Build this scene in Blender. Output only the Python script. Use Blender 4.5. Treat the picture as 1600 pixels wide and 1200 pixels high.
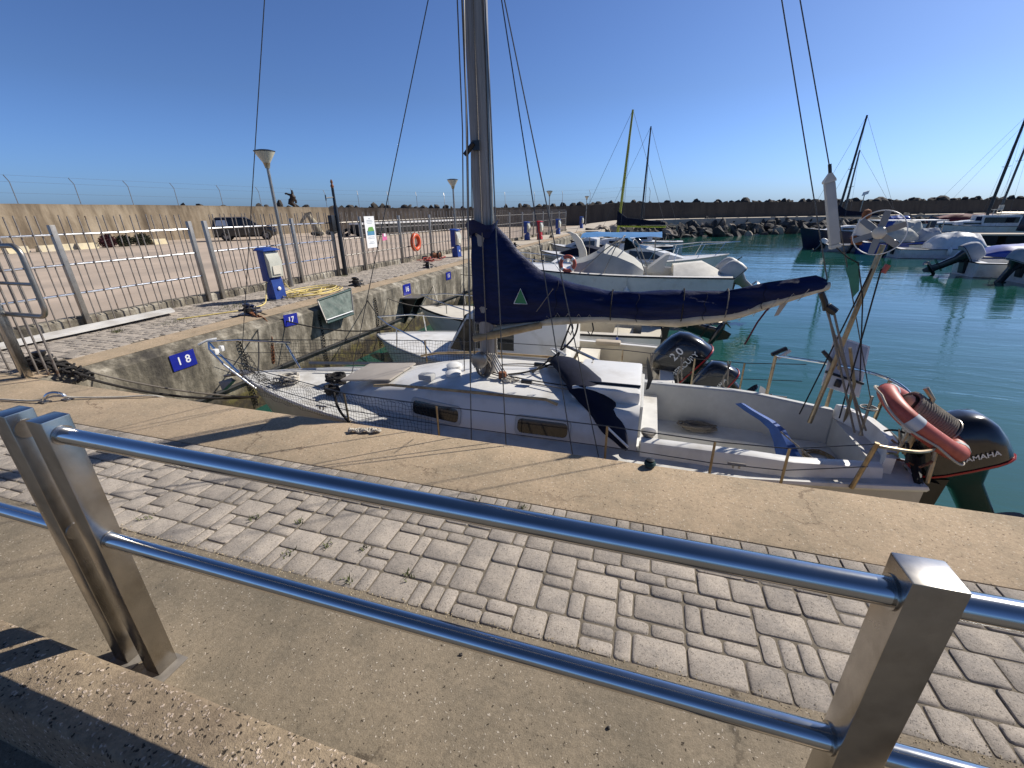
import bpy, bmesh, math, random
from mathutils import Vector, Matrix, noise
random.seed(7)
for o in list(bpy.data.objects): bpy.data.objects.remove(o)
S = bpy.context.scene
COL = S.collection
PI = math.pi
V = Vector
WZ = -1.35                      # water level; quay top is z = 0

# ------------------------------------------------------------------ camera, sky, sun, exposure
cam_d = bpy.data.cameras.new('camera'); cam = bpy.data.objects.new('camera', cam_d); COL.objects.link(cam)
cam_d.sensor_width = 36; cam_d.lens = 36*675/1600; cam_d.clip_start = .02; cam_d.clip_end = 6000
R = ((.957, .095, -.274), (.29, -.361, .886), (-.015, -.928, -.373))
xc = V((R[0][0], R[1][0], R[2][0])).normalized()
zc = -V((R[0][2], R[1][2], R[2][2])); zc = (zc - xc*zc.dot(xc)).normalized()
yc = zc.cross(xc)
cam.matrix_world = Matrix(((xc.x, yc.x, zc.x, 0), (xc.y, yc.y, zc.y, 0), (xc.z, yc.z, zc.z, 1.6), (0, 0, 0, 1)))
S.camera = cam
SUN_EL = math.radians(39); SUN_AZ = math.radians(47)      # azimuth from +Y towards +X
w = bpy.data.worlds.new('World'); S.world = w; w.use_nodes = True
nt = w.node_tree; nt.nodes.clear()
sk = nt.nodes.new('ShaderNodeTexSky'); sk.sky_type = 'NISHITA'; sk.sun_disc = False
sk.sun_elevation = SUN_EL; sk.sun_rotation = SUN_AZ; sk.air_density = 1.0; sk.dust_density = 1.0; sk.ozone_density = 1.6
bg = nt.nodes.new('ShaderNodeBackground'); bg.inputs[1].default_value = .085
wo = nt.nodes.new('ShaderNodeOutputWorld')
# clearer, bluer maritime air: tint the sky by its elevation (world direction)
gtc = nt.nodes.new('ShaderNodeTexCoord'); gsp = nt.nodes.new('ShaderNodeSeparateXYZ'); nt.links.new(gtc.outputs['Generated'], gsp.inputs[0])
grp = nt.nodes.new('ShaderNodeValToRGB'); ge = grp.color_ramp.elements
ge[0].position = .0; ge[0].color = (.50,.82,1.62,1); ge[1].position = .75; ge[1].color = (.25,.34,.49,1)
q = ge.new(.06); q.color = (.48,.76,1.42,1); q = ge.new(.2); q.color = (.47,.66,1.06,1); q = ge.new(.45); q.color = (.47,.63,.98,1)
nt.links.new(gsp.outputs[2], grp.inputs[0])
gmx = nt.nodes.new('ShaderNodeMixRGB'); gmx.blend_type = 'MULTIPLY'; gmx.inputs[0].default_value = 1
nt.links.new(sk.outputs[0], gmx.inputs[1]); nt.links.new(grp.outputs[0], gmx.inputs[2])
nt.links.new(gmx.outputs[0], bg.inputs[0]); nt.links.new(bg.outputs[0], wo.inputs[0])
sl = bpy.data.lights.new('sun', 'SUN'); sl.energy = 5.0; sl.angle = math.radians(.5); sl.color = (1, .94, .85)
sun = bpy.data.objects.new('sun', sl); COL.objects.link(sun)
sd = V((math.sin(SUN_AZ)*math.cos(SUN_EL), math.cos(SUN_AZ)*math.cos(SUN_EL), math.sin(SUN_EL)))
sun.rotation_euler = sd.to_track_quat('Z', 'Y').to_euler(); sun.location = (20, 20, 40)
S.view_settings.view_transform = 'Standard'; S.view_settings.look = 'None'; S.view_settings.gamma = 1
S.view_settings.exposure = 0.30

# ------------------------------------------------------------------ helpers
class MB:
    def __init__(s): s.v = []; s.f = []; s.c = None
    def add(s, vs, fs, M=None):
        k = len(s.v)
        s.v += [(M @ V(p)) if M is not None else V(p) for p in vs]
        s.f += [tuple(i+k for i in f) for f in fs]; return s
    def box(s, lo, hi, M=None, bev=0):
        x0, y0, z0 = lo; x1, y1, z1 = hi
        if bev:
            bm = bmesh.new(); bmesh.ops.create_cube(bm, size=1)
            for q in bm.verts: q.co = V(((x0+x1)/2+q.co.x*(x1-x0), (y0+y1)/2+q.co.y*(y1-y0), (z0+z1)/2+q.co.z*(z1-z0)))
            bmesh.ops.bevel(bm, geom=bm.edges[:], offset=bev, segments=2, affect='EDGES', profile=.6)
            bm.verts.index_update()
            s.add([q.co.copy() for q in bm.verts], [[q.index for q in f.verts] for f in bm.faces], M); bm.free(); return s
        return s.add([(x0,y0,z0),(x1,y0,z0),(x1,y1,z0),(x0,y1,z0),(x0,y0,z1),(x1,y0,z1),(x1,y1,z1),(x0,y1,z1)],
            [(3,2,1,0),(4,5,6,7),(0,1,5,4),(1,2,6,5),(2,3,7,6),(3,0,4,7)], M)
    def tube(s, pts, r, n=8, cap=True, M=None):
        pts = [V(p) for p in pts]; rs = r if isinstance(r, (list, tuple)) else [r]*len(pts)
        vs = []; fs = []; prev = None
        for i, p in enumerate(pts):
            t = (pts[min(i+1, len(pts)-1)] - pts[max(i-1, 0)])
            t = t.normalized() if t.length > 1e-9 else V((0,0,1))
            if prev is None:
                a = t.cross(V((0,0,1))); a = a if a.length > .05 else t.cross(V((1,0,0))); a.normalize()
            else:
                a = prev - t*prev.dot(t); a = a.normalized() if a.length > 1e-6 else prev
            b = t.cross(a); prev = a
            for k in range(n):
                an = 2*PI*k/n; vs.append(p + (a*math.cos(an)+b*math.sin(an))*rs[i])
        m = len(pts)
        for i in range(m-1):
            for k in range(n): fs.append((i*n+k, i*n+(k+1)%n, (i+1)*n+(k+1)%n, (i+1)*n+k))
        if cap: fs.append(tuple(reversed(range(n)))); fs.append(tuple((m-1)*n+k for k in range(n)))
        return s.add(vs, fs, M)
    def loft(s, rings, closed=True, cap=True, M=None):
        n = len(rings[0]); vs = [p for r in rings for p in r]; fs = []
        for i in range(len(rings)-1):
            for k in range(n if closed else n-1):
                k2 = (k+1) % n; fs.append((i*n+k, i*n+k2, (i+1)*n+k2, (i+1)*n+k))
        if cap and closed: fs.append(tuple(reversed(range(n)))); fs.append(tuple((len(rings)-1)*n+k for k in range(n)))
        return s.add(vs, fs, M)
    def lathe(s, prof, n=16, M=None):
        return s.loft([[(r*math.cos(2*PI*k/n), r*math.sin(2*PI*k/n), z) for k in range(n)] for r, z in prof], M=M)
    def torus(s, R_, r, n=32, m=10, sx=1, M=None):
        vs = []; fs = []
        for i in range(n):
            a = 2*PI*i/n
            for k in range(m):
                b = 2*PI*k/m; vs.append(((R_+r*math.cos(b))*math.cos(a)*sx, (R_+r*math.cos(b))*math.sin(a), r*math.sin(b)))
        for i in range(n):
            for k in range(m): fs.append((i*m+k, ((i+1)%n)*m+k, ((i+1)%n)*m+(k+1)%m, i*m+(k+1)%m))
        return s.add(vs, fs, M)
    def prism(s, poly, y0, y1, M=None):      # poly in x,z extruded along y
        n = len(poly)
        vs = [(x, y0, z) for x, z in poly]+[(x, y1, z) for x, z in poly]
        return s.add(vs, [tuple(range(n)), tuple(reversed(range(n, 2*n)))]+[(i, i+n, (i+1)%n+n, (i+1)%n) for i in range(n)], M)
    def build(s, name, mat, parent=None, smooth=38, world=True, attr=None):
        me = bpy.data.meshes.new(name)
        Mi = Matrix.Identity(4)
        if parent is not None and world:
            p = parent
            while p is not None: Mi = Matrix.LocRotScale(p.location, p.rotation_euler, p.scale) @ Mi; p = p.parent
            Mi = Mi.inverted()
        me.from_pydata([tuple(Mi @ q) for q in s.v], [], s.f)
        if attr:
            ca = me.color_attributes.new('tint', 'FLOAT_COLOR', 'CORNER')
            i = 0
            for fi, f in enumerate(s.f):
                for _ in f: ca.data[i].color = (attr[fi],)*3+(1,); i += 1
        bm = bmesh.new(); bm.from_mesh(me); bmesh.ops.recalc_face_normals(bm, faces=bm.faces[:]); bm.to_mesh(me); bm.free()
        if smooth:
            me.polygons.foreach_set('use_smooth', [True]*len(me.polygons)); me.set_sharp_from_angle(angle=math.radians(smooth))
        me.materials.append(mat)
        o = bpy.data.objects.new(name, me); COL.objects.link(o)
        if parent is not None: o.parent = parent
        return o

def tag(o, label, cat, group=None, kind=None):
    if label: o['label'] = label
    if cat: o['category'] = cat
    if group: o['group'] = group
    if kind: o['kind'] = kind
    return o
def struct(o): o['kind'] = 'structure'; return o
def thing(name, label, cat, loc=(0,0,0), rz=0, group=None):
    o = bpy.data.objects.new(name, None); COL.objects.link(o); o.empty_display_size = .2
    o.location = loc; o.rotation_euler = (0,0,rz); return tag(o, label, cat, group)
def dup(o, loc, rz=None, label=None, scale=None):
    def rec(a, par):
        c = a.copy(); COL.objects.link(c)
        if par is not None: c.parent = par
        for ch in list(a.children): rec(ch, c)
        return c
    r = rec(o, None); r.location = loc
    if rz is not None: r.rotation_euler = (0,0,rz)
    if label: r['label'] = label
    if scale: r.scale = scale
    return r
def arc(c, r, a0, a1, n, u, v):
    return [V(c)+V(u)*r*math.cos(a0+(a1-a0)*i/n)+V(v)*r*math.sin(a0+(a1-a0)*i/n) for i in range(n+1)]
def sag(a, b, s, n=12):
    a, b = V(a), V(b); return [a.lerp(b, i/n)-V((0,0,s*4*(i/n)*(1-i/n))) for i in range(n+1)]
def spline(pts, n=6):
    pts = [V(p) for p in pts]; out = []
    for i in range(len(pts)-1):
        p0 = pts[max(i-1,0)]; p1 = pts[i]; p2 = pts[i+1]; p3 = pts[min(i+2,len(pts)-1)]
        for k in range(n):
            t = k/n
            out.append(.5*((2*p1)+(p2-p0)*t+(2*p0-5*p1+4*p2-p3)*t*t+(3*p1-p0-3*p2+p3)*t**3))
    return out+[pts[-1]]
def interp(tab, x):
    if x <= tab[0][0]: return tab[0][1]
    for (a, b), (c, d) in zip(tab, tab[1:]):
        if x <= c: return b+(d-b)*(x-a)/(c-a)
    return tab[-1][1]
def text_mb(txt, size, depth=.002, bold=False):
    cu = bpy.data.curves.new('t', 'FONT'); cu.body = txt; cu.size = size; cu.extrude = depth; cu.align_x = 'CENTER'; cu.align_y = 'CENTER'
    if bold: cu.offset = size*.015
    o = bpy.data.objects.new('t', cu); COL.objects.link(o)
    bpy.context.view_layer.update()
    me = bpy.data.meshes.new_from_object(o.evaluated_get(bpy.context.evaluated_depsgraph_get()))
    mb = MB(); mb.add([v.co.copy() for v in me.vertices], [tuple(p.vertices) for p in me.polygons])
    bpy.data.objects.remove(o); bpy.data.meshes.remove(me); return mb
def frame(o, x, y):            # matrix from origin, x dir, y dir
    x = V(x).normalized(); z = x.cross(V(y)).normalized(); y = z.cross(x)
    return Matrix(((x.x,y.x,z.x,o[0]),(x.y,y.y,z.y,o[1]),(x.z,y.z,z.z,o[2]),(0,0,0,1)))

# ------------------------------------------------------------------ materials
MATS = {}
def mat(name, col, rough=.5, metal=0, var=.12, vs=6, bump=0, bs=40, col2=None, cs=3, clo=.45, chi=.65, rvar=.0, coat=0, spec=.5, stretch=None, attr=False, detail=6):
    if name in MATS: return MATS[name]
    m = bpy.data.materials.new(name); m.use_nodes = True; t = m.node_tree; N = t.nodes; L = t.links
    b = N['Principled BSDF']; b.inputs['Metallic'].default_value = metal; b.inputs['Roughness'].default_value = rough
    b.inputs['Specular IOR Level'].default_value = spec
    if coat: b.inputs['Coat Weight'].default_value = coat; b.inputs['Coat Roughness'].default_value = .08
    tc = N.new('ShaderNodeTexCoord'); src = tc.outputs['Object']
    if stretch:
        mp = N.new('ShaderNodeMapping'); mp.inputs['Scale'].default_value = stretch; L.new(src, mp.inputs[0]); src = mp.outputs[0]
    def nz(scale, d=detail):
        n = N.new('ShaderNodeTexNoise'); n.inputs['Scale'].default_value = scale; n.inputs['Detail'].default_value = d; n.inputs['Roughness'].default_value = .6
        L.new(src, n.inputs['Vector']); return n.outputs['Fac']
    def ramp(fac, a, c, lo, hi):
        r = N.new('ShaderNodeValToRGB'); e = r.color_ramp.elements
        e[0].position = lo; e[1].position = hi; e[0].color = (*a, 1); e[1].color = (*c, 1); L.new(fac, r.inputs[0]); return r.outputs[0]
    dk = tuple(c*(1-var) for c in col); lt = tuple(min(1, c*(1+var)) for c in col)
    out = ramp(nz(vs), dk, lt, .3, .7)
    if col2:
        msk = ramp(nz(cs), (0,0,0), (1,1,1), clo, chi)
        mx = N.new('ShaderNodeMixRGB'); L.new(msk, mx.inputs[0]); L.new(out, mx.inputs[1]); mx.inputs[2].default_value = (*col2, 1); out = mx.outputs[0]
    if attr:
        a = N.new('ShaderNodeVertexColor'); a.layer_name = 'tint'
        mx = N.new('ShaderNodeMixRGB'); mx.blend_type = 'MULTIPLY'; mx.inputs[0].default_value = 1; L.new(out, mx.inputs[1]); L.new(a.outputs[0], mx.inputs[2]); out = mx.outputs[0]
    L.new(out, b.inputs['Base Color'])
    if rvar: 
        rr = N.new('ShaderNodeMapRange'); rr.inputs[3].default_value = max(.02, rough-rvar); rr.inputs[4].default_value = rough+rvar
        L.new(nz(vs*1.7), rr.inputs[0]); L.new(rr.outputs[0], b.inputs['Roughness'])
    if bump:
        bp = N.new('ShaderNodeBump'); bp.inputs['Strength'].default_value = bump; bp.inputs['Distance'].default_value = .01
        L.new(nz(bs), bp.inputs['Height']); L.new(bp.outputs[0], b.inputs['Normal'])
    MATS[name] = m; m['src'] = 0
    return m

def aggregate(name, base, light, dark, scale=90, amount=.5, stain=(.2,.17,.13), sscale=1.2, dist=.004, pebble=.13, crack=0, pit=.5):
    """concrete with sparse exposed pebbles, sandy grain, weather stains and hairline cracks"""
    m = bpy.data.materials.new(name); m.use_nodes = True; t = m.node_tree; N = t.nodes; L = t.links
    b = N['Principled BSDF']; b.inputs['Roughness'].default_value = .9; b.inputs['Specular IOR Level'].default_value = .2
    tc = N.new('ShaderNodeTexCoord'); src = tc.outputs['Object']
    def nz(sc, d=5, r=.62):
        n = N.new('ShaderNodeTexNoise'); n.inputs['Scale'].default_value = sc; n.inputs['Detail'].default_value = d; n.inputs['Roughness'].default_value = r; L.new(src, n.inputs['Vector']); return n
    def ramp(f, stops):
        r = N.new('ShaderNodeValToRGB'); e = r.color_ramp.elements
        e[0].position, e[0].color = stops[0][0], (*stops[0][1], 1); e[1].position, e[1].color = stops[-1][0], (*stops[-1][1], 1)
        for q, c in stops[1:-1]: x = e.new(q); x.color = (*c, 1)
        L.new(f, r.inputs[0]); return r.outputs[0]
    def mix(f, a_, b_, mode='MIX'):
        x = N.new('ShaderNodeMixRGB'); x.blend_type = mode
        if isinstance(f, (int, float)): x.inputs[0].default_value = f
        else: L.new(f, x.inputs[0])
        for i, q in ((1, a_), (2, b_)):
            if isinstance(q, tuple): x.inputs[i].default_value = (*q, 1)
            else: L.new(q, x.inputs[i])
        return x.outputs[0]
    mul = lambda c, k: tuple(min(1, v*k) for v in c)
    # warped coordinates so that pebbles are irregular
    wn = nz(scale*.7, 2); wm = N.new('ShaderNodeMixRGB'); wm.blend_type = 'LINEAR_LIGHT'; wm.inputs[0].default_value = .012; L.new(src, wm.inputs[1]); L.new(wn.outputs['Color'], wm.inputs[2])
    vo = N.new('ShaderNodeTexVoronoi'); vo.inputs['Scale'].default_value = scale; L.new(wm.outputs[0], vo.inputs['Vector'])
    sc_ = N.new('ShaderNodeSeparateColor'); L.new(vo.outputs['Color'], sc_.inputs[0])
    inside = ramp(vo.outputs['Distance'], [(.28,(1,1,1)),(.42,(0,0,0))])
    isl = ramp(sc_.outputs[0], [(1-pebble-.03,(0,0,0)),(1-pebble,(1,1,1))]); isd = ramp(sc_.outputs[1], [(1-pebble*pit-.03,(0,0,0)),(1-pebble*pit,(1,1,1))])
    grain = ramp(nz(scale*(1.3 if name[0] == 'p' else 2.0), 5, .75).outputs['Fac'], [(.30,mul(base,.28)),(.44,mul(base,.85)),(.55,base),(.7,mul(base,1.4))])
    col = mix(amount, grain, ramp(nz(scale*.5, 5).outputs['Fac'], [(.35,mul(base,.72)),(.65,mul(base,1.2))]))
    pk = mix(1.0, inside, isl, 'MULTIPLY'); col = mix(pk, col, ramp(sc_.outputs[2], [(0,mul(light,.75)),(1,light)]))
    pd = mix(1.0, inside, isd, 'MULTIPLY'); col = mix(pd, col, dark)
    tint = tuple(min(1, s_/b_) for s_, b_ in zip(stain, base))
    col = mix(ramp(nz(sscale, 9, .68).outputs['Fac'], [(.42,(0,0,0)),(.66,(.85,.85,.85))]), col, mix(1.0, col, tint, 'MULTIPLY'))
    col = mix(ramp(nz(sscale*4.5, 6, .7).outputs['Fac'], [(.5,(0,0,0)),(.72,(.6,.6,.6))]), col, mix(1.0, col, tint, 'MULTIPLY'))
    if crack:
        cw = nz(5, 6, .7); cm = N.new('ShaderNodeMixRGB'); cm.blend_type = 'LINEAR_LIGHT'; cm.inputs[0].default_value = .16; L.new(src, cm.inputs[1]); L.new(cw.outputs['Color'], cm.inputs[2])
        ce = N.new('ShaderNodeTexVoronoi'); ce.feature = 'DISTANCE_TO_EDGE'; ce.inputs['Scale'].default_value = crack; L.new(cm.outputs[0], ce.inputs['Vector'])
        ck_ = mix(1.0, ramp(ce.outputs['Distance'], [(.0,(1,1,1)),(.0035,(.8,.8,.8)),(.007,(0,0,0))]), ramp(nz(.9, 2).outputs['Fac'], [(.46,(0,0,0)),(.56,(.8,.8,.8))]), 'MULTIPLY')
        col = mix(ck_, col, mul(dark, .8))
    L.new(col, b.inputs['Base Color'])
    hs = N.new('ShaderNodeMath'); hs.operation = 'MULTIPLY_ADD'; hs.inputs[1].default_value = .5; L.new(pk, hs.inputs[0]); L.new(nz(scale*1.6, 4, .7).outputs['Fac'], hs.inputs[2])
    hd = N.new('ShaderNodeMath'); hd.operation = 'SUBTRACT'; L.new(hs.outputs[0], hd.inputs[0]); L.new(pd, hd.inputs[1])
    bp = N.new('ShaderNodeBump'); bp.inputs['Strength'].default_value = .7; bp.inputs['Distance'].default_value = dist; L.new(hd.outputs[0], bp.inputs['Height'])
    L.new(bp.outputs[0], b.inputs['Normal'])
    return m

M_coping = aggregate('coping_concrete', (.44,.335,.225), (.68,.57,.43), (.17,.12,.08), 95, .5, (.30,.24,.165), 1.6, .003, .12, crack=.75)
M_strip = aggregate('strip_concrete', (.255,.208,.148), (.58,.50,.40), (.07,.055,.04), 110, .5, (.15,.128,.095), 1.5, .003, .07, crack=.55)
M_lowwall = aggregate('pebble_concrete', (.31,.24,.16), (.62,.50,.39), (.05,.04,.028), 80, .6, (.19,.145,.10), 2.6, .007, .42, pit=.6)
M_bed = mat('joint_sand', (.15,.125,.092), .95, bump=.5, bs=120)
M_yard = mat('yard_concrete', (.44,.35,.27), .9, var=.12, vs=.6, col2=(.34,.275,.215), cs=.25, bump=.3, bs=20)
M_path = mat('path_concrete', (.45,.39,.31), .9, var=.15, vs=1)

def block_mat():
    m = aggregate('paver_concrete', (.42,.365,.305), (.56,.50,.43), (.075,.066,.058), 190, .45, (.25,.225,.20), 3.6, .003, .22, pit=1.0)
    t = m.node_tree; N = t.nodes; L = t.links; b = N['Principled BSDF']
    lk = b.inputs['Base Color'].links[0].from_socket
    a = N.new('ShaderNodeVertexColor'); a.layer_name = 'tint'
    mx = N.new('ShaderNodeMixRGB'); mx.blend_type = 'MULTIPLY'; mx.inputs[0].default_value = 1
    L.new(lk, mx.inputs[1]); L.new(a.outputs[0], mx.inputs[2]); L.new(mx.outputs[0], b.inputs['Base Color']); return m
M_block = block_mat()

def quay_face_mat():
    m = bpy.data.materials.new('quay_face'); m.use_nodes = True; t = m.node_tree; N = t.nodes; L = t.links
    b = N['Principled BSDF']; b.inputs['Roughness'].default_value = .85
    tc = N.new('ShaderNodeTexCoord'); src = tc.outputs['Object']
    def nz(sc, scale, d=8):
        mp = N.new('ShaderNodeMapping'); mp.inputs['Scale'].default_value = sc; L.new(src, mp.inputs[0])
        n = N.new('ShaderNodeTexNoise'); n.inputs['Scale'].default_value = scale; n.inputs['Detail'].default_value = d; n.inputs['Roughness'].default_value = .68; L.new(mp.outputs[0], n.inputs['Vector']); return n.outputs['Fac']
    def ramp(f, cs):
        r = N.new('ShaderNodeValToRGB'); e = r.color_ramp.elements
        e[0].position, e[0].color = cs[0][0], (*cs[0][1], 1); e[1].position, e[1].color = cs[-1][0], (*cs[-1][1], 1)
        for p, c in cs[1:-1]: q = e.new(p); q.color = (*c, 1)
        L.new(f, r.inputs[0]); return r.outputs[0]
    c1 = ramp(nz((1,1,.25), 2.6), [(.34,(.05,.043,.034)),(.46,(.15,.13,.095)),(.54,(.29,.255,.195)),(.66,(.52,.48,.39))])
    c2 = ramp(nz((1,1,1), 9), [(.35,(.45,.45,.45)),(.6,(1,1,1))])
    mx = N.new('ShaderNodeMixRGB'); mx.blend_type = 'MULTIPLY'; mx.inputs[0].default_value = .8; L.new(c1, mx.inputs[1]); L.new(c2, mx.inputs[2])
    # tidal growth below the fender pipe
    sx = N.new('ShaderNodeSeparateXYZ'); L.new(src, sx.inputs[0])
    ad = N.new('ShaderNodeMath'); ad.operation = 'MULTIPLY_ADD'; ad.inputs[1].default_value = .5; L.new(nz((1,1,1), 3.5), ad.inputs[0]); L.new(sx.outputs[2], ad.inputs[2])
    rr = N.new('ShaderNodeMapRange'); rr.inputs[1].default_value = -.62; rr.inputs[2].default_value = -.78; L.new(ad.outputs[0], rr.inputs[0])
    alg = ramp(nz((1,1,1), 6), [(.35,(.012,.01,.006)),(.5,(.045,.032,.014)),(.6,(.10,.085,.02)),(.75,(.13,.10,.05))])
    m2 = N.new('ShaderNodeMixRGB'); L.new(rr.outputs[0], m2.inputs[0]); L.new(mx.outputs[0], m2.inputs[1]); L.new(alg, m2.inputs[2])
    L.new(m2.outputs[0], b.inputs['Base Color'])
    bp = N.new('ShaderNodeBump'); bp.inputs['Strength'].default_value = .7; bp.inputs['Distance'].default_value = .02; L.new(nz((1,1,1), 18), bp.inputs['Height']); L.new(bp.outputs[0], b.inputs['Normal'])
    return m
M_face = quay_face_mat()

def seawall_mat():
    m = bpy.data.materials.new('sea_wall_concrete'); m.use_nodes = True; t = m.node_tree; N = t.nodes; L = t.links
    b = N['Principled BSDF']; b.inputs['Roughness'].default_value = .9
    tc = N.new('ShaderNodeTexCoord'); src = tc.outputs['Object']
    def nz(sc, scale, d=8):
        mp = N.new('ShaderNodeMapping'); mp.inputs['Scale'].default_value = sc; L.new(src, mp.inputs[0])
        n = N.new('ShaderNodeTexNoise'); n.inputs['Scale'].default_value = scale; n.inputs['Detail'].default_value = d; n.inputs['Roughness'].default_value = .65; L.new(mp.outputs[0], n.inputs['Vector']); return n.outputs['Fac']
    def ramp(f, cs):
        r = N.new('ShaderNodeValToRGB'); e = r.color_ramp.elements
        e[0].position, e[0].color = cs[0][0], (*cs[0][1], 1); e[1].position, e[1].color = cs[-1][0], (*cs[-1][1], 1)
        for p, c in cs[1:-1]: q = e.new(p); q.color = (*c, 1)
        L.new(f, r.inputs[0]); return r.outputs[0]
    c1 = ramp(nz((1,1,.35), .55), [(.32,(.17,.13,.085)),(.48,(.30,.24,.165)),(.65,(.37,.305,.215))])
    c2 = ramp(nz((1.6,1.6,.12), .9), [(.36,(.34,.31,.27)),(.52,(.85,.83,.8)),(.6,(1,1,1))])
    mx = N.new('ShaderNodeMixRGB'); mx.blend_type = 'MULTIPLY'; mx.inputs[0].default_value = .85; L.new(c1, mx.inputs[1]); L.new(c2, mx.inputs[2])
    # the far arm's shaded look is painted in: base colour darkens along x
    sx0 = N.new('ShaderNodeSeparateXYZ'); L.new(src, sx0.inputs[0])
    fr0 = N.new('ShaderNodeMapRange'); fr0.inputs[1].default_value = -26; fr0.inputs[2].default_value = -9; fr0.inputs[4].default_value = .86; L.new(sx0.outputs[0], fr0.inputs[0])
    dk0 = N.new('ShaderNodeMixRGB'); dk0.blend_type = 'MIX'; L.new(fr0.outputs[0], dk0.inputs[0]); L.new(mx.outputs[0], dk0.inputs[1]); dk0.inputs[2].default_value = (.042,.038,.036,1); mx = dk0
    # black lichen running down from the coping
    sx = N.new('ShaderNodeSeparateXYZ'); L.new(src, sx.inputs[0])
    ad = N.new('ShaderNodeMath'); ad.operation = 'MULTIPLY_ADD'; ad.inputs[1].default_value = 2.2; L.new(nz((1,1,.3), .8), ad.inputs[0]); L.new(sx.outputs[2], ad.inputs[2])
    rr = N.new('ShaderNodeMapRange'); rr.inputs[1].default_value = 3.1; rr.inputs[2].default_value = 4.0; rr.inputs[4].default_value = .6; L.new(ad.outputs[0], rr.inputs[0])
    m2 = N.new('ShaderNodeMixRGB'); L.new(rr.outputs[0], m2.inputs[0]); L.new(mx.outputs[0], m2.inputs[1]); m2.inputs[2].default_value = (.09,.07,.05,1)
    L.new(m2.outputs[0], b.inputs['Base Color'])
    bp = N.new('ShaderNodeBump'); bp.inputs['Strength'].default_value = .5; bp.inputs['Distance'].default_value = .05; L.new(nz((1,1,1), 3), bp.inputs['Height']); L.new(bp.outputs[0], b.inputs['Normal'])
    return m
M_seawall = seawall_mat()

def water_mat():
    m = bpy.data.materials.new('harbour_water'); m.use_nodes = True; t = m.node_tree; N = t.nodes; L = t.links
    b = N['Principled BSDF']; b.inputs['Roughness'].default_value = .04; b.inputs['IOR'].default_value = 1.45; b.inputs['Specular Tint'].default_value = (1,.97,.86,1)
    tc = N.new('ShaderNodeTexCoord'); src = tc.outputs['Object']
    def nz(sc, scale, d=3, dst=0):
        mp = N.new('ShaderNodeMapping'); mp.inputs['Scale'].default_value = sc; mp.inputs['Rotation'].default_value = (0,0,.18); L.new(src, mp.inputs[0])
        n = N.new('ShaderNodeTexNoise'); n.inputs['Scale'].default_value = scale; n.inputs['Detail'].default_value = d; n.inputs['Distortion'].default_value = dst; L.new(mp.outputs[0], n.inputs['Vector']); return n.outputs['Fac']
    r = N.new('ShaderNodeValToRGB'); r.color_ramp.elements[0].position = .35; r.color_ramp.elements[1].position = .65
    r.color_ramp.elements[0].color = (.008,.060,.046,1); r.color_ramp.elements[1].color = (.013,.078,.060,1); L.new(nz((1,1,1), .25), r.inputs[0]); L.new(r.outputs[0], b.inputs['Base Color'])
    a = N.new('ShaderNodeMath'); a.operation = 'MULTIPLY_ADD'; a.inputs[1].default_value = .35; L.new(nz((.5,1.7,1), 7.5, 3, .3), a.inputs[0]); L.new(nz((.4,1.5,1), 2.2, 3, .5), a.inputs[2])
    g1 = N.new('ShaderNodeMapRange'); g1.inputs[1].default_value = .36; g1.inputs[2].default_value = .64; g1.inputs[3].default_value = .25; g1.inputs[4].default_value = 1.25; L.new(nz((.35,1.2,1), .16, 3), g1.inputs[0])
    gm = N.new('ShaderNodeMath'); gm.operation = 'MULTIPLY'; L.new(a.outputs[0], gm.inputs[0]); L.new(g1.outputs[0], gm.inputs[1])
    lw_ = N.new('ShaderNodeMath'); lw_.operation = 'MULTIPLY_ADD'; lw_.inputs[1].default_value = 2.6; L.new(nz((.22,1.1,1), .55, 2, .4), lw_.inputs[0]); L.new(gm.outputs[0], lw_.inputs[2]); a = lw_
    bp = N.new('ShaderNodeBump'); bp.inputs['Strength'].default_value = .6; bp.inputs['Distance'].default_value = .022; L.new(a.outputs[0], bp.inputs['Height']); L.new(bp.outputs[0], b.inputs['Normal'])
    return m
M_water = water_mat()

M_steel = mat('polished_steel', (.62,.62,.61), .13, 1, var=.05, rvar=.05, vs=14)
M_brushed = mat('brushed_steel', (.43,.405,.37), .24, 1, var=.16, vs=11, rvar=.09, col2=(.30,.275,.24), cs=9, clo=.5, chi=.75)
M_galv = mat('galvanised_steel', (.30,.275,.24), .42, .85, var=.15, vs=12)
M_bar = mat('rusty_bar', (.27,.235,.20), .5, .6, var=.25, vs=14, col2=(.15,.085,.045), cs=9, clo=.55, chi=.72)
M_gel = mat('white_gelcoat', (.68,.67,.64), .34, var=.06, vs=3, col2=(.47,.44,.38), cs=3.5, clo=.5, chi=.82, rvar=.08, bump=.04, bs=14)
M_gelgrey = mat('grey_gelcoat', (.44,.44,.42), .5, var=.1, vs=6, col2=(.42,.41,.39), cs=9, clo=.5, chi=.75)
M_cream = mat('cream_gelcoat', (.66,.61,.50), .4, var=.06, vs=4, col2=(.55,.5,.4), cs=6, clo=.52, chi=.8)
M_nonskid = mat('deck_nonskid', (.58,.57,.54), .75, var=.09, vs=9, bump=.3, bs=220, col2=(.38,.35,.30), cs=4, clo=.48, chi=.75)
M_teal = mat('dark_teal_hull', (.03,.075,.08), .3, var=.1)
M_navyhull = mat('navy_hull', (.012,.018,.045), .25, var=.2, vs=2)
M_bluehull = mat('blue_hull', (.02,.06,.30), .3, var=.1, vs=2)
M_window = mat('dark_window', (.012,.014,.016), .08, var=.1, spec=.6)
M_navy = mat('navy_canvas', (.0032,.010,.055), .5, var=.3, vs=5, bump=.8, bs=7, spec=.2, stretch=(1.2,4,6))
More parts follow.
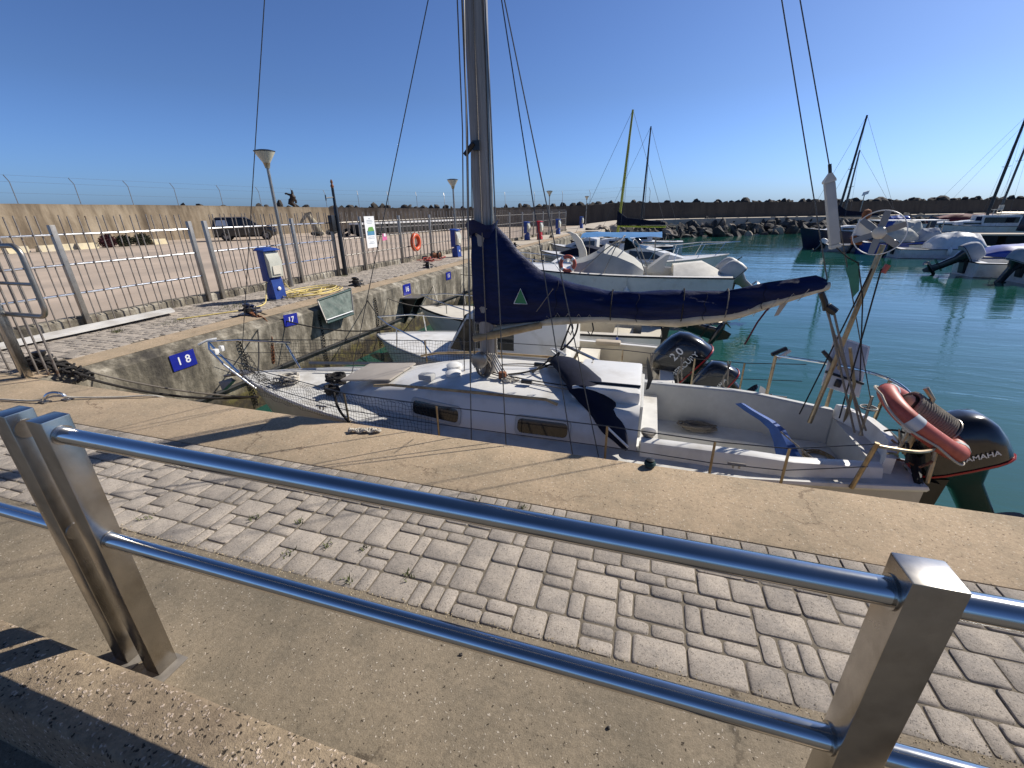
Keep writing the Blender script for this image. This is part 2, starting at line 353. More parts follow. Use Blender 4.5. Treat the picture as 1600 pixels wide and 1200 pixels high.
M_navydark = mat('dark_canvas', (.005,.007,.02), .75, var=.3, vs=6, bump=.3, bs=16, spec=.2)
M_canvas = mat('grey_canvas', (.40,.40,.37), .85, var=.12, vs=4, bump=.3, bs=12)
M_white = mat('white_plastic', (.72,.71,.68), .4, var=.06, vs=10)
M_bluecanvas = mat('bright_blue_canvas', (.05,.19,.42), .7, var=.15, vs=5, bump=.3, bs=14)
M_tiller = mat('blue_tiller_cover', (.012,.06,.24), .65, var=.2, vs=20, bump=.3, bs=40)
M_black = mat('black_paint', (.011,.011,.012), .38, var=.2, vs=8, coat=0)
M_cowl = mat('black_cowling', (.008,.009,.012), .2, var=.15, vs=5, coat=.5)
M_rubber = mat('black_rubber', (.012,.012,.012), .75, var=.25, vs=14)
M_rope = mat('grey_rope', (.20,.175,.145), .95, var=.4, vs=160, bump=.6, bs=260)
M_ropedark = mat('dark_rope', (.025,.022,.02), .95, var=.4, vs=120, bump=.5, bs=260)
M_ropelight = mat('pale_rope', (.48,.44,.37), .95, var=.3, vs=160, bump=.6, bs=260)
M_wire = mat('stay_wire', (.09,.09,.09), .45, .7, var=.2, vs=30)
M_wood = mat('weathered_mast', (.30,.275,.25), .55, var=.25, vs=5, stretch=(9,9,.4), bump=.25, bs=7, col2=(.15,.12,.095), cs=3.5, clo=.5, chi=.7)
M_tan = mat('tan_spar', (.42,.30,.15), .6, var=.2, vs=6, col2=(.25,.15,.06), cs=9)
M_brass = mat('tarnished_tube', (.36,.29,.19), .36, .8, var=.25, vs=18, col2=(.16,.10,.05), cs=11, clo=.52, chi=.72)
M_ring = mat('faded_red_ring', (.46,.10,.065), .5, var=.12, vs=6, col2=(.36,.07,.045), cs=14)
M_orange = mat('orange_ring', (.62,.085,.02), .45, var=.1, vs=6)
M_tape = mat('grey_reflective_tape', (.52,.53,.53), .3, var=.1)
M_blue = mat('blue_paint', (.012,.045,.24), .42, var=.15, vs=4, col2=(.03,.08,.28), cs=8, clo=.55)
M_red = mat('red_paint', (.38,.012,.018), .42, var=.15, vs=4)
M_plaque = mat('enamel_blue', (.014,.022,.25), .3, var=.12, vs=14)
M_letter = mat('white_lettering', (.75,.75,.74), .5, var=.05)
M_rust = mat('rust', (.20,.075,.03), .85, var=.4, vs=22, bump=.6, bs=70)
M_yellowhose = mat('yellow_hose', (.60,.47,.16), .55, var=.15, vs=14)
M_redhose = mat('red_hose', (.36,.05,.03), .6, var=.3, vs=14)
M_lens = mat('clear_lens', (.50,.49,.40), .2, var=.1, vs=7, spec=.6)
M_rock = mat('boulder_stone', (.042,.038,.035), .92, var=.5, vs=1.3, col2=(.15,.135,.115), cs=.9, clo=.52, chi=.68, bump=.7, bs=4)
M_rockdark = mat('crest_stone', (.05,.043,.036), .95, var=.4, vs=1.2, bump=.6, bs=3)
M_rocklight = mat('pale_stone', (.36,.30,.235), .92, var=.3, vs=1.3, bump=.6, bs=4)
M_leaf = mat('dark_foliage', (.035,.04,.02), .8, var=.5, vs=6)
M_redleaf = mat('purple_foliage', (.07,.015,.02), .8, var=.5, vs=6)
M_grass = mat('grass_blade', (.075,.085,.025), .8, var=.4, vs=8)
M_yellowblock = mat('yellowed_barrier', (.55,.47,.30), .9, var=.15, vs=2, col2=(.45,.4,.33), cs=1.5, bump=.3, bs=10)
M_lime = mat('yellow_mast_paint', (.36,.35,.03), .45, var=.15)
M_stripe = mat('green_yellow_stripe', (.30,.36,.03), .6, var=.1)
M_green = mat('green_pennant', (.06,.22,.14), .8, var=.15, vs=10)
M_panel = mat('solar_cells', (.40,.405,.43), .22, var=.08, vs=40, spec=.6)
M_sand = mat('beige_cloth', (.42,.36,.28), .85, var=.12)
M_carpaint = mat('car_black', (.008,.008,.009), .12, var=.1, coat=.6)
M_pink = mat('pink_paper', (.62,.12,.30), .8, var=.1)
M_emblem = mat('green_emblem', (.05,.24,.09), .7, var=.1)
M_board = mat('white_board', (.62,.60,.56), .75, var=.1, vs=5, col2=(.45,.42,.37), cs=3)
M_netmat = mat('black_net', (.018,.018,.018), .9, var=.2)
M_maroon = mat('maroon_cover', (.10,.012,.02), .8, var=.2)
M_yellow = mat('yellow_fender', (.55,.44,.04), .5, var=.1)

# ------------------------------------------------------------------ the setting
def xe(y): return -5.93+.035*(y-4)          # face of the side quay
def xf(y): return -8.45+.06*(y-4.5)         # fence line

struct(MB().box((-3000,-500,WZ-.02),(3000,3000,WZ)).build('water', M_water, smooth=0))
# land behind the fence and round the yard
yard = MB()
yp = [(-9.4,-6),(-8.85,3),(-7.75,20),(-6.75,38),(-6.2,46),(-5,55),(-4,60),(8,66),(24,72),(55,85),(130,115),(130,300),(-300,300),(-300,-6)]
n = len(yp); yard.add([(x,y,-.3) for x,y in yp]+[(x,y,-2) for x,y in yp], [tuple(range(n))]+[(i,(i+1)%n,(i+1)%n+n,i+n) for i in range(n)])
struct(yard.build('yard_ground', M_yard, smooth=0))
# near quay
nq = MB(); nq.box((-9.2,2.03,-2.5),(14,2.65,0), bev=.018)
coping = struct(nq.build('quay_coping', M_coping, smooth=50))
nb = MB(); nb.box((-9.2,1.2,-1.5),(14,2.03,-.0075)); struct(nb.build('paving_bed', M_bed, smooth=0))
ns = MB()
for i in range(40):      # inner strip with a worn ragged edge to the paving
    x0 = -9.2+i*.58; ns.box((x0,.3,-1.5),(x0+.58,1.2+random.uniform(-.006,.004),.001))
struct(ns.build('concrete_strip', M_strip, smooth=0))
gs = MB(); gs.box((-14,-8,-1.6),(14,.3,-.12)); struct(gs.build('pavement', mat('dark_pavement', (.10,.09,.075), .9, var=.3, vs=20, bump=.4, bs=60), smooth=0))

def pavers(x0f, x1f, y0, y1, u, mb, tints, zf=0):
    rnd = random.Random(3)
    ny = max(1, round((y1-y0)/u)); u_y = (y1-y0)/ny
    xa, xb = min(x0f(y0),x0f(y1)), max(x1f(y0),x1f(y1)); nx = int((xb-xa)/u)
    occ = [[0]*ny for _ in range(nx)]
    for i in range(nx):
        for j in range(ny):
            if occ[i][j]: continue
            k0 = rnd.choice([(3,2),(2,3),(2,2),(2,2),(2,2),(1,2),(2,1),(2,1),(1,2)]); opts = [k0,(2,2),(3,2),(2,3),(1,2),(2,1),(1,1)]
            for a, b in opts:
                if i+a <= nx and j+b <= ny and all(not occ[p][q] for p in range(i,i+a) for q in range(j,j+b)): break
            for p in range(i,i+a):
                for q in range(j,j+b): occ[p][q] = 1
            X0, X1, Y0, Y1 = xa+i*u, xa+(i+a)*u, y0+j*u_y, y0+(j+b)*u_y
            cx, cy = (X0+X1)/2, (Y0+Y1)/2
            if cx < x0f(cy) or cx > x1f(cy): continue
            g = .0026+rnd.uniform(0,.0012); X0 += g; X1 -= g; Y0 += g; Y1 -= g
            tz = zf+rnd.uniform(-.003,.002); tx, ty = rnd.uniform(-.012,.012), rnd.uniform(-.012,.012)
            def ring(ins, z, c):
                xa_, xb_, ya_, yb_ = X0+ins, X1-ins, Y0+ins, Y1-ins
                ps = [(xa_+c,ya_),(xb_-c,ya_),(xb_-c*.3,ya_+c*.3),(xb_,ya_+c),(xb_,yb_-c),(xb_-c*.3,yb_-c*.3),(xb_-c,yb_),(xa_+c,yb_),(xa_+c*.3,yb_-c*.3),(xa_,yb_-c),(xa_,ya_+c),(xa_+c*.3,ya_+c*.3)]
                jit = .0012
                return [(p+rnd.uniform(-jit,jit), q+rnd.uniform(-jit,jit), z+tz+(p-cx)*tx+(q-cy)*ty) for p, q in ps]
            c = .014
            rr = [ring(0,-.028,c), ring(0,-.007,c), ring(.0025,-.0025,c), ring(.0075,0,c)]
            k = len(mb.f); mb.loft(rr, cap=False); m_ = len(mb.v)
            mb.f.append(tuple(range(m_-12, m_)))
            tv = rnd.choice([1,1,.97,.93,.9,1.04,.86])*rnd.uniform(.96,1.03)
            tints += [tv]*(len(mb.f)-k)
pm, pt = MB(), []
pavers(lambda y: -9.0, lambda y: 7.0, 1.2, 1.955, .0688, pm, pt)
# soldier course along the coping
rnd = random.Random(9); x = -9.0
while x < 7:
    a = rnd.choice([.07,.1,.14,.12]); k = len(pm.f)
    pm.box((x+.004,1.96,-.03),(x+a-.004,2.024,rnd.uniform(-.003,.001)), bev=.005); pt += [rnd.choice([1,.95,.85,.75])]*(len(pm.f)-k); x += a
struct(pm.build('block_paving', M_block, smooth=30, attr=pt))
# side quay: face, chamfer, coping, paving bed
ys = [2.45,2.66]+[3+i*1.5 for i in range(23)]
sq = MB(); rings = []
for y in ys:
    e = xe(y); rings.append([(e,y,-2.6),(e,y,-.09),(e-.02,y,-.075),(e-.17,y,-.004),(e-.62,y,0),(e-.62,y,-2.6)])
sq.loft(rings, cap=True); sideq = struct(sq.build('quay_wall', M_face, smooth=25))
ct = MB(); rings = [[(xe(y)-.175,y,-.0006),(xe(y)-.175,y,.004),(xe(y)-.63,y,.004),(xe(y)-.63,y,-.0006)] for y in ys if y > 2.65]
ct.loft(rings); struct(ct.build('side_coping', M_coping, smooth=25))
cb = MB(); rings = [[(xe(y)-.6,y,-.4),(xe(y)-.6,y,-.014),(xf(y)-.6,y,-.014),(xf(y)-.6,y,-.4)] for y in ys]
cb.loft(rings); struct(cb.build('side_bed', M_bed, smooth=0))
pm, pt = MB(), []
pavers(lambda y: xf(y)-.02, lambda y: xe(y)-.7, 2.7, 15, .0755, pm, pt)
struct(pm.build('side_paving', M_block, smooth=30, attr=pt))
ct = MB(); rings = [[(xe(y)-.65,y,-.01),(xe(y)-.65,y,-.002),(xf(y)-.1,y,-.002),(xf(y)-.1,y,-.01)] for y in (15,20,25,30,36)]
ct.loft(rings); struct(ct.build('far_paving', M_path, smooth=0))
# raised concrete kerb that carries the fence
kb = MB(); rings = []
yy = 2.6
while yy < 37:
    h = .14+.02*noise.noise(V((yy*2,0,0))); j = .015*noise.noise(V((yy*3,5,0)))
    rings.append([(xf(yy)-.22,yy,-.5),(xf(yy)-.04+j,yy,-.5),(xf(yy)-.035+j,yy,h-.03),(xf(yy)-.06,yy,h),(xf(yy)-.2,yy,h)]); yy += .25
kb.loft(rings); struct(kb.build('fence_kerb', M_face, smooth=30))

# low pebble-dash wall in the foreground
lw = MB(); rings = []
prof = [(.356,-.3),(.350,.0),(.354,.228),(.360,.244),(.370,.25),(.53,.25),(.545,.243),(.552,.225),(.556,-.3)]
for i in range(161):
    x = -9+i*.1; rings.append([(x, y+.004*noise.noise(V((x*6,y*20,z*9))), z+(.003*noise.noise(V((x*8,y*25,3))) if z > .2 else 0)) for y, z in prof])
lw.loft(rings); tag(lw.build('low_wall', M_lowwall, smooth=60), 'low pebble concrete wall in the foreground below the steel railing', 'wall')

# ------------------------------------------------------------------ polished steel railings
def post_mb(x0, x1, y0=.655, y1=.725, h=1.06):
    return MB().box((x0,y0,.006),(x1,y1,h), bev=.0035)
def railing(label, x0, x1, posts):
    t = thing('steel_railing', label, 'railing', ((x0+x1)/2,.69,0), 0, None)
    for a, b in posts:
        p = post_mb(a, b).build('post', M_brushed, t)
        MB().box((a-.01,.64,.0015),(b+.035,.74,.0075), bev=.001).build('base_plate', mat('dull_plate',(.20,.18,.155),.7,.3,var=.2,vs=20), p)
        for z in (1.006,.617):
            MB().tube([(a-.004,.69,z),(b+.004,.69,z)], .0295, 20).build('weld_collar', M_brushed, p)
    segs = sorted(posts)
    for z in (1.006,.617):
        m_ = MB(); xs = [x0]+[q for s_ in segs for q in s_]+[x1]
        for i in range(0, len(xs)-1, 2):
            if xs[i+1]-xs[i] > .02: m_.tube([(xs[i]+(xs[i+1]-xs[i])*k/8,.69,z) for k in range(9)], .0245, 24)
        m_.build('rail', M_steel, t)
    return t
railing('polished steel railing with two tube rails crossing the foreground to the right post', -1.67, 3.0, [(-1.67,-1.60),(.435,.51),(2.6,2.67)])
railing('second steel railing section cut off by the left picture edge', -6.0, -1.765, [(-1.835,-1.765),(-4.0,-3.93)])

# ------------------------------------------------------------------ breakwater
wall_line = [(-46,-30,2.55),(-41,10,2.5),(-39.6,20,2.47),(-38.6,30,2.42),(-34,43,2.2),(-24,51.5,1.92),(-14,56,1.92),(-7.5,58.5,2.05),(-3.8,60.3,2.3),(3,63.5,2.22),(10,66.5,2.15),(24,72,2.0),(55,85,1.95),(140,118,1.95)]
def wl_pts():
    out = []
    for (a,b,c),(d,e,f) in zip(wall_line, wall_line[1:]):
        n_ = max(1,int(math.hypot(d-a,e-b)/3))
        for k in range(n_): t_ = k/n_; out.append((a+(d-a)*t_, b+(e-b)*t_, c+(f-c)*t_))
    return out+[wall_line[-1]]
WL = wl_pts()
def wl_normal(i):
    a, b = V(WL[max(0,i-1)][:2]), V(WL[min(len(WL)-1,i+1)][:2]); d = (b-a).normalized(); return V((d.y,-d.x))   # towards the harbour
wm = MB(); rings = []
for i, (x,y,z) in enumerate(WL):
    nn = wl_normal(i); z += .03*noise.noise(V((i*.9,0,0)))
    f = lambda d, zz: (x+nn.x*d, y+nn.y*d, zz)
    rings.append([f(.35,-1),f(.28,0),f(0,z-.12),f(0,z),f(-.9,z),f(-1.1,-1)])
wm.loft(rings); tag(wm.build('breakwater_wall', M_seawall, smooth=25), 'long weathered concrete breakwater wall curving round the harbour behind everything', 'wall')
# quay path at its foot
pmb = MB(); rings = []
foot = [(-5.6,36,.0),(-5.2,42,.05),(-4.2,50,.15),(-2.6,57,.25),(3.6,61.5,.3),(10.6,64.5,.3),(24.6,69.8,.3),(55.6,82.8,.3),(140,115.6,.3)]
for i,(x,y,z) in enumerate(foot):
    a, b = V(foot[max(0,i-1)][:2]), V(foot[min(len(foot)-1,i+1)][:2]); d = (b-a).normalized(); nn = V((d.y,-d.x))
    rings.append([(x+nn.x*1.7,y+nn.y*1.7,-1.5),(x+nn.x*1.7,y+nn.y*1.7,z),(x-nn.x*2.2,y-nn.y*2.2,z),(x-nn.x*2.2,y-nn.y*2.2,-1.5)])
pmb.loft(rings); struct(pmb.build('path', M_path, smooth=0))

def boulder_mesh(seed, mat_):
    r_ = random.Random(seed); bm = bmesh.new(); bmesh.ops.create_icosphere(bm, subdivisions=2, radius=1)
    pl = [(V((r_.uniform(-1,1),r_.uniform(-1,1),r_.uniform(-1,1))).normalized(), r_.uniform(.32,.75)) for _ in range(10)]
    for q in bm.verts:
        for d, h in pl:
            k = q.co.dot(d)
            if k > h: q.co -= d*(k-h)
        q.co *= 1+.1*noise.noise(q.co*1.7+V((seed,0,0)))
    me = bpy.data.meshes.new('boulder'); bm.to_mesh(me); bm.free(); me.materials.append(mat_); return me
BM = [boulder_mesh(i, M_rock) for i in range(6)]+[boulder_mesh(20+i, M_rocklight) for i in range(2)]
BC = [boulder_mesh(40+i, M_rockdark) for i in range(4)]
rr_ = random.Random(5)
def boulder(me, loc, s, label, group, name='boulder'):
    o = bpy.data.objects.new(name, me); COL.objects.link(o); o.location = loc
    o.rotation_euler = (rr_.uniform(0,6),rr_.uniform(0,6),rr_.uniform(0,6)); o.scale = (s*rr_.uniform(.8,1.3),s*rr_.uniform(.7,1.1),s*rr_.uniform(.6,.95))
    return tag(o, label, 'boulder', group)
# slope boulders along the path edge: waterline runs 4 to 9 m in front
slope = []
ft = [(-4.6,37.5),(-3.8,43),(-2.6,50),(-1,56),(4.3,60.6),(11.3,63.6),(25.2,68.9),(56,81.8),(100,98)]
wlp = [(-3.9,37),(-2.0,42.5),(.8,47),(3.4,51.8),(8.8,53.5),(16.3,60.2),(28.5,66),(58,79),(102,95)]
for (a,b),(c,d) in zip(zip(ft,wlp), zip(ft[1:],wlp[1:])):
    La = math.hypot(c[0]-a[0],c[1]-a[1])
    for r in range(6):
        t_ = r/5
        nn_ = max(2,int(La/1.0))
        for k in range(nn_):
            s = (k+rr_.uniform(-.3,.3))/nn_
            p0 = V(a).lerp(V(c),s); p1 = V(b).lerp(V(d),s); p = p0.lerp(p1,t_+rr_.uniform(-.06,.06))
            z = -.36*(1-t_)+(WZ-.1)*t_+rr_.uniform(-.15,.2); slope.append((p.x,p.y,z,rr_.uniform(.5,1.0)))
slope.sort(key=lambda q: math.hypot(q[0],q[1]))
for q in slope[:195]:
    me = BM[rr_.randrange(6)] if not (q[0] < -1.5 and rr_.random() < .6) and rr_.random() > .06 else BM[6+rr_.randrange(2)]
    boulder(me, q[:3], q[3], 'rough grey boulder in the rock slope between breakwater path and water', 'boulders of the rock slope')
st = MB()
for q in slope[195:]:
    me = BM[rr_.randrange(6)]; s = q[3]
    Mx = Matrix.Translation(q[:3]) @ Matrix.Rotation(rr_.uniform(0,6),4,'Z') @ Matrix.Rotation(rr_.uniform(0,6),4,'X') @ Matrix.Scale(s,4)
    st.add([v.co for v in me.vertices], [tuple(p.vertices) for p in me.polygons], Mx)
tag(st.build('rock_slope', M_rock, smooth=0), 'distant rock armour along the foot of the breakwater', 'rocks', kind='stuff')
# boulders showing above the wall crest
ncrest = 0; cst = MB()
for i, (x,y,z) in enumerate(WL):
    if i < 19: continue
    for k in range(6 if y < 90 else 5):
        if i < 24 and rr_.random() < .66: continue
        nn = wl_normal(i); s = rr_.uniform(.5,.95)*(1+max(0,y-60)/90)
        d = V(WL[min(i+1,len(WL)-1)][:2])-V((x,y)); tt = k*.17+rr_.uniform(0,.15)
        pc = (x-nn.x*2+d.x*tt, y-nn.y*2+d.y*tt, z-.42*s+rr_.uniform(-.15,.18)); ncrest += 1
        if ncrest > 100:
            me = BC[rr_.randrange(4)]
            cst.add([v.co for v in me.vertices], [tuple(p.vertices) for p in me.polygons], Matrix.Translation(pc) @ Matrix.Rotation(rr_.uniform(0,6),4,'Z') @ Matrix.Rotation(rr_.uniform(0,6),4,'X') @ Matrix.Scale(s,4)); continue
        boulder(BC[rr_.randrange(4)], pc, s, 'dark boulder showing over the crest of the breakwater wall', 'boulders on the breakwater crest')

tag(cst.build('boulder_crest', M_rockdark, smooth=0), 'distant dark boulders along the crest of the far breakwater arm', 'rocks', kind='stuff')
# cranked posts of the wire fence on the wall
wf = thing('security_fence', 'thin wire fence with cranked posts on top of the breakwater wall', 'fence', (-39,25,2.4))
pts_all = []
cum = 0; last = None; acc = 0
i = 0
for i in range(6, len(WL)-1):
    x,y,z = WL[i]
    if x > 1: break
    for tt in (0,):
        nn = wl_normal(i); b = V((x-nn.x*.4,y-nn.y*.4,z-.02)); t1 = b+V((-.0,0,1.35)); t2 = t1+V((nn.x*-.45,nn.y*-.45,.42))
        MB().tube([b,t1,t2], .026, 5).build('post', M_galv, wf); pts_all.append((b,t1,t2))
wmb = MB()
for (b0,t0,u0),(b1,t1,u1) in zip(pts_all, pts_all[1:]):
    for a, c in ((b0.lerp(t0,.5),b1.lerp(t1,.5)),(t0,t1),(u0,u1)): wmb.tube([a,c], .005, 3, cap=False)
wmb.build('wire', M_galv, wf)

# ------------------------------------------------------------------ bar fence along the side quay
def fence_panel(y0, y1, label, first=False):
    t = thing('fence_panel', label, 'fence', (xf(y0),y0,0), 0, 'bar fence panels along the side quay')
    for y in ([y0] if first else [])+[y1]:
        MB().box((xf(y)-.035,y-.035,0),(xf(y)+.035,y+.035,1.5), bev=.004).build('post', M_galv, t)
    for z in (1.36,.93,.5): MB().tube([(xf(y0),y0,z),(xf(y1),y1,z)], .017, 8).build('rail', M_steel if y0 < 9 else M_galv, t)
    n_ = max(3, round((y1-y0)/.118))
    for k in range(1, n_):
        y = y0+(y1-y0)*k/n_; o_ = .024 if k % 2 else -.024
        MB().tube([(xf(y)+o_,y,.03 if k%2 else .14),(xf(y)+o_*.9,y+random.uniform(-.008,.008),1.62+random.uniform(-.015,.015))], .0098, 6).build('bar', M_bar, t)
pan = [(2.45,4.5),(4.5,6.52),(6.82,8.95),(8.95,10.25),(10.5,11.42),(11.42,13.36),(13.36,15.3),(15.3,17.3)]
y = 17.3
while y < 36: pan.append((y,y+2.1)); y += 2.1
txt = ['bar fence panel nearest the corner of the two quays','bar fence panel behind the white board','bar fence panel behind the nearest blue service pedestal','short bar fence panel left of the black pole','short bar fence panel between the black pole and the notice board','bar fence panel carrying the white notice board','bar fence panel carrying the orange lifebuoy','bar fence panel just past the orange lifebuoy']
for i, (a,b) in enumerate(pan): fence_panel(a, b, txt[i] if i < len(txt) else 'distant bar fence panel towards the far end of the quay', i in (2,4))

# end gate at the left edge of the picture
g = thing('steel_gate', 'tubular steel gate with rounded frame at the corner of the quay', 'gate', (-6.3,2.75,0))
Y0 = 2.72
loop = [V((-8.3,Y0,1.36)),V((-5.78,Y0,1.36))]+arc((-5.78,Y0,1.26),.10,PI/2,0,6,(1,0,0),(0,0,1))+[V((-5.68,Y0,.80))]+arc((-5.78,Y0,.78),.10,0,-PI/2,6,(1,0,0),(0,0,1))+[V((-8.3,Y0,.68))]
MB().tube(loop, .024, 10).build('frame', M_galv, g)
MB().tube([(-8.3,Y0,1.0),(-5.69,Y0,1.0)], .017, 8).build('rail', M_galv, g)
for k in range(14):
    xx = -5.95-k*.17; MB().tube([(xx,Y0+.02,.01),(xx,Y0+.02,1.5)], .011, 6).build('bar', M_bar, g)
MB().box((-6.35,2.62,0),(-6.28,2.69,1.3), bev=.004).build('post', M_brushed, g)

# ------------------------------------------------------------------ street lamps
def lamp(x, y, h, label):
    t = thing('street_lamp', label, 'street lamp', (x,y,0), 0, 'street lamps along the side quay')
    MB().tube([(x,y,0),(x,y,.5),(x,y,h-.32)], [.055,.045,.03], 12).build('pole', M_galv, t)
    MB().lathe([(.05,0),(.05,.02),(.07,.1)], 16, Matrix.Translation((x,y,h-.33))).build('lamp_base', M_brass, t)
    sh = MB().lathe([(.07,0),(.2,.2),(.205,.215),(.06,.21)], 20, Matrix.Translation((x,y,h-.23))).build('lamp_shade', M_lens, t)
    MB().lathe([(.215,0),(.215,.012),(.12,.035),(.01,.04)], 20, Matrix.Translation((x,y,h-.01))).build('cap', M_black, t)
lamp(-8.05,8.42,2.85,'nearest street lamp with a cone shade rising behind the blue pedestal')
lamp(-7.45,16.8,2.72,'street lamp with a cone shade just left of the tall mast')
lamp(-6.75,31,2.75,'small distant street lamp just right of the tall mast')
lamp(-6.3,46,2.75,'farthest street lamp beside the end of the side quay')

# ------------------------------------------------------------------ service pedestals
def pedestal(x, y, m_, label, s=1, rz=0.0):
    t = thing('service_pedestal', label, 'pedestal', (x,y,0), rz, 'service pedestals along the side quay')
    L_ = dict(world=False)
    MB().box((-.15,-.16,0),(.17,.16,.018), bev=.004).build('base_plate', M_galv, t, **L_)
    b = MB(); b.loft([[(-.13,-.12,.02),(.13,-.12,.02),(.13,.12,.02),(-.13,.12,.02)],[(-.13,-.12,.3),(.09,-.12,.40),(.09,.12,.40),(-.13,.12,.3)]])
    b.box((-.16,-.13,.36),(.04,.15,.94), bev=.012); bo = b.build('body', m_, t, **L_)
    MB().loft([[(-.18,-.17,.94),(.12,-.17,.94),(.12,.18,.94),(-.18,.18,.94)],[(-.18,-.17,.965),(.12,-.17,.955),(.12,.18,.955),(-.18,.18,.965)],[(-.14,-.13,1.0),(.08,-.13,.98),(.08,.14,.98),(-.14,.14,1.0)]]).build('cap', m_, t, **L_)
    w_ = MB(); w_.loft([[(.04,-.11,.43),(.13,-.11,.45),(.13,.14,.45),(.04,.14,.43)],[(.04,-.12,.75),(.15,-.12,.74),(.15,.15,.74),(.04,.15,.75)],[(.04,-.12,.92),(.07,-.12,.92),(.07,.15,.92),(.04,.15,.92)]])
    lp = w_.build('lamp_housing', M_lens, t, **L_)
    MB().box((.148,-.07,.5),(.153,.1,.66)).build('socket_panel', M_cream, lp, **L_)
    MB().lathe([(.035,0),(.035,.012),(.028,.016)], 16, Matrix.Translation((.115,0,.22)) @ Matrix.Rotation(math.radians(84),4,'Y')).build('gauge', M_white, t, **L_)
    t.scale = (s,s,s)
pedestal(-7.12,7.02,M_blue,'nearest blue service pedestal with a clear lamp box and yellow hose',1,-.18)
pedestal(-6.9,15.55,M_blue,'blue service pedestal just left of the sail cover',1,-.15)
pedestal(-6.75,25.2,M_blue,'distant blue service pedestal left of the red one',1,-.15)
pedestal(-6.1,25.6,M_red,'red service pedestal in the row of blue ones',1.02,-.15)
pedestal(-6.2,31.5,M_blue,'distant blue service pedestal right of the red one',1,-.15)
pedestal(-5.9,40.5,M_blue,'farthest small blue service pedestal at the quay end',1,-.15)

# hoses
h_ = random.Random(2); pts = [(-7.0,7.15,.3),(-6.88,7.28,.12)]
for k in range(70):
    a = k*.62; rx = .18+.11*math.sin(k*.37); pts.append((-6.85+.32*math.cos(a)*rx/.2+h_.uniform(-.03,.03), 7.75+.52*math.sin(a)*rx/.2+h_.uniform(-.03,.03), .02+.0009*k))
tag(MB().tube(spline(pts,4), .011, 6).build('hose', M_yellowhose), 'coiled yellow hose lying beside the nearest blue pedestal', 'hose')
tag(MB().tube(spline([(-7.2,6.9,.35),(-7.15,6.78,.12),(-6.9,6.45,.02),(-6.85,6.0,.015),(-7.1,5.5,.015),(-7.35,5.1,.012)],8), .011, 6).build('hose', M_yellowhose), 'loose yellow hose running from the pedestal towards the mooring cleat', 'hose')
pts = [(-7.5,14.0,.02)]
for k in range(40):
    a = k*.7; pts.append((-7.3+.25*math.cos(a)+h_.uniform(-.08,.08), 14.3+.7*math.sin(a*.7)+h_.uniform(-.1,.1), .02+.002*k))
tag(MB().tube(spline(pts,3), .012, 5).build('hose', M_redhose), 'tangled red hose on the quay below the lifebuoy', 'hose')
t = thing('hose_reel', 'dark hose reel standing on the tangled red hose', 'reel', (-7.25,14.4,0))
MB().torus(.13,.025,20,6,1,Matrix.Translation((-7.25,14.3,.17)) @ Matrix.Rotation(PI/2,4,'Y')).torus(.13,.025,20,6,1,Matrix.Translation((-7.1,14.5,.17)) @ Matrix.Rotation(PI/2,4,'Y')).build('rim', M_rubber, t)
MB().tube([(-7.27,14.3,.17),(-7.08,14.5,.17)], .08, 12).build('drum', M_rust, t)

# notice board, papers, lifebuoy on the fence
t = thing('notice_board', 'white notice board with a coloured harbour map hung on the fence', 'sign', (-7.96,11.75,1.15))
fx = xf(11.75)+.055; B_ = dict()
def flat(y0,y1,z0,z1,x,mt,nm,par): return MB().box((x,y0,z0),(x+.006,y1,z1)).build(nm, mt, par)
flat(11.52,12.02,.62,1.5,fx,M_letter,'board',t)
flat(11.6,11.95,.98,1.10,fx+.008,mat('map_blue',(.06,.22,.36),.6),'map_water',t)
MB().add([(fx+.0165,11.62,1.08),(fx+.0165,11.95,1.09),(fx+.0165,11.88,1.21),(fx+.0165,11.68,1.2)],[(0,1,2,3)]).build('map_land', mat('map_green',(.12,.30,.06),.6), t)
wr = MB()
for k,(z,w_) in enumerate(((1.43,.1),(1.38,.26),(1.34,.3),(1.30,.22),(.92,.3),(.88,.34),(.78,.2),(.74,.3))): wr.box((fx+.007,11.77-w_/2,z),(fx+.009,11.77+w_/2,z+.012))
wr.build('writing', mat('print_grey',(.25,.30,.36),.7), t)
t = thing('paper_notice','small pink paper notice tied to the fence','paper',(xf(12.4)+.05,12.4,.85))
MB().add([(xf(12.4)+.05,12.3,.78),(xf(12.4)+.06,12.55,.8),(xf(12.4)+.05,12.52,.98),(xf(12.4)+.065,12.32,.99)],[(0,1,2,3)]).build('sheet',M_pink,t)
MB().box((xf(12.4)+.06,12.38,.9),(xf(12.4)+.064,12.48,.99)).build('label',M_letter,t)
t = thing('lifebuoy','orange lifebuoy hanging on the bar fence','lifebuoy',(xf(14.1)+.07,14.1,.55))
MB().torus(.24,.07,36,12,1,Matrix.Translation((xf(14.1)+.09,14.1,.62)) @ Matrix.Rotation(PI/2,4,'Y')).build('ring',M_orange,t)
MB().tube(arc((xf(14.1)+.16,14.1,.62),.31,0,2*PI,24,(0,1,0),(0,0,1)),.008,5).build('grab_line',M_ropelight,t)

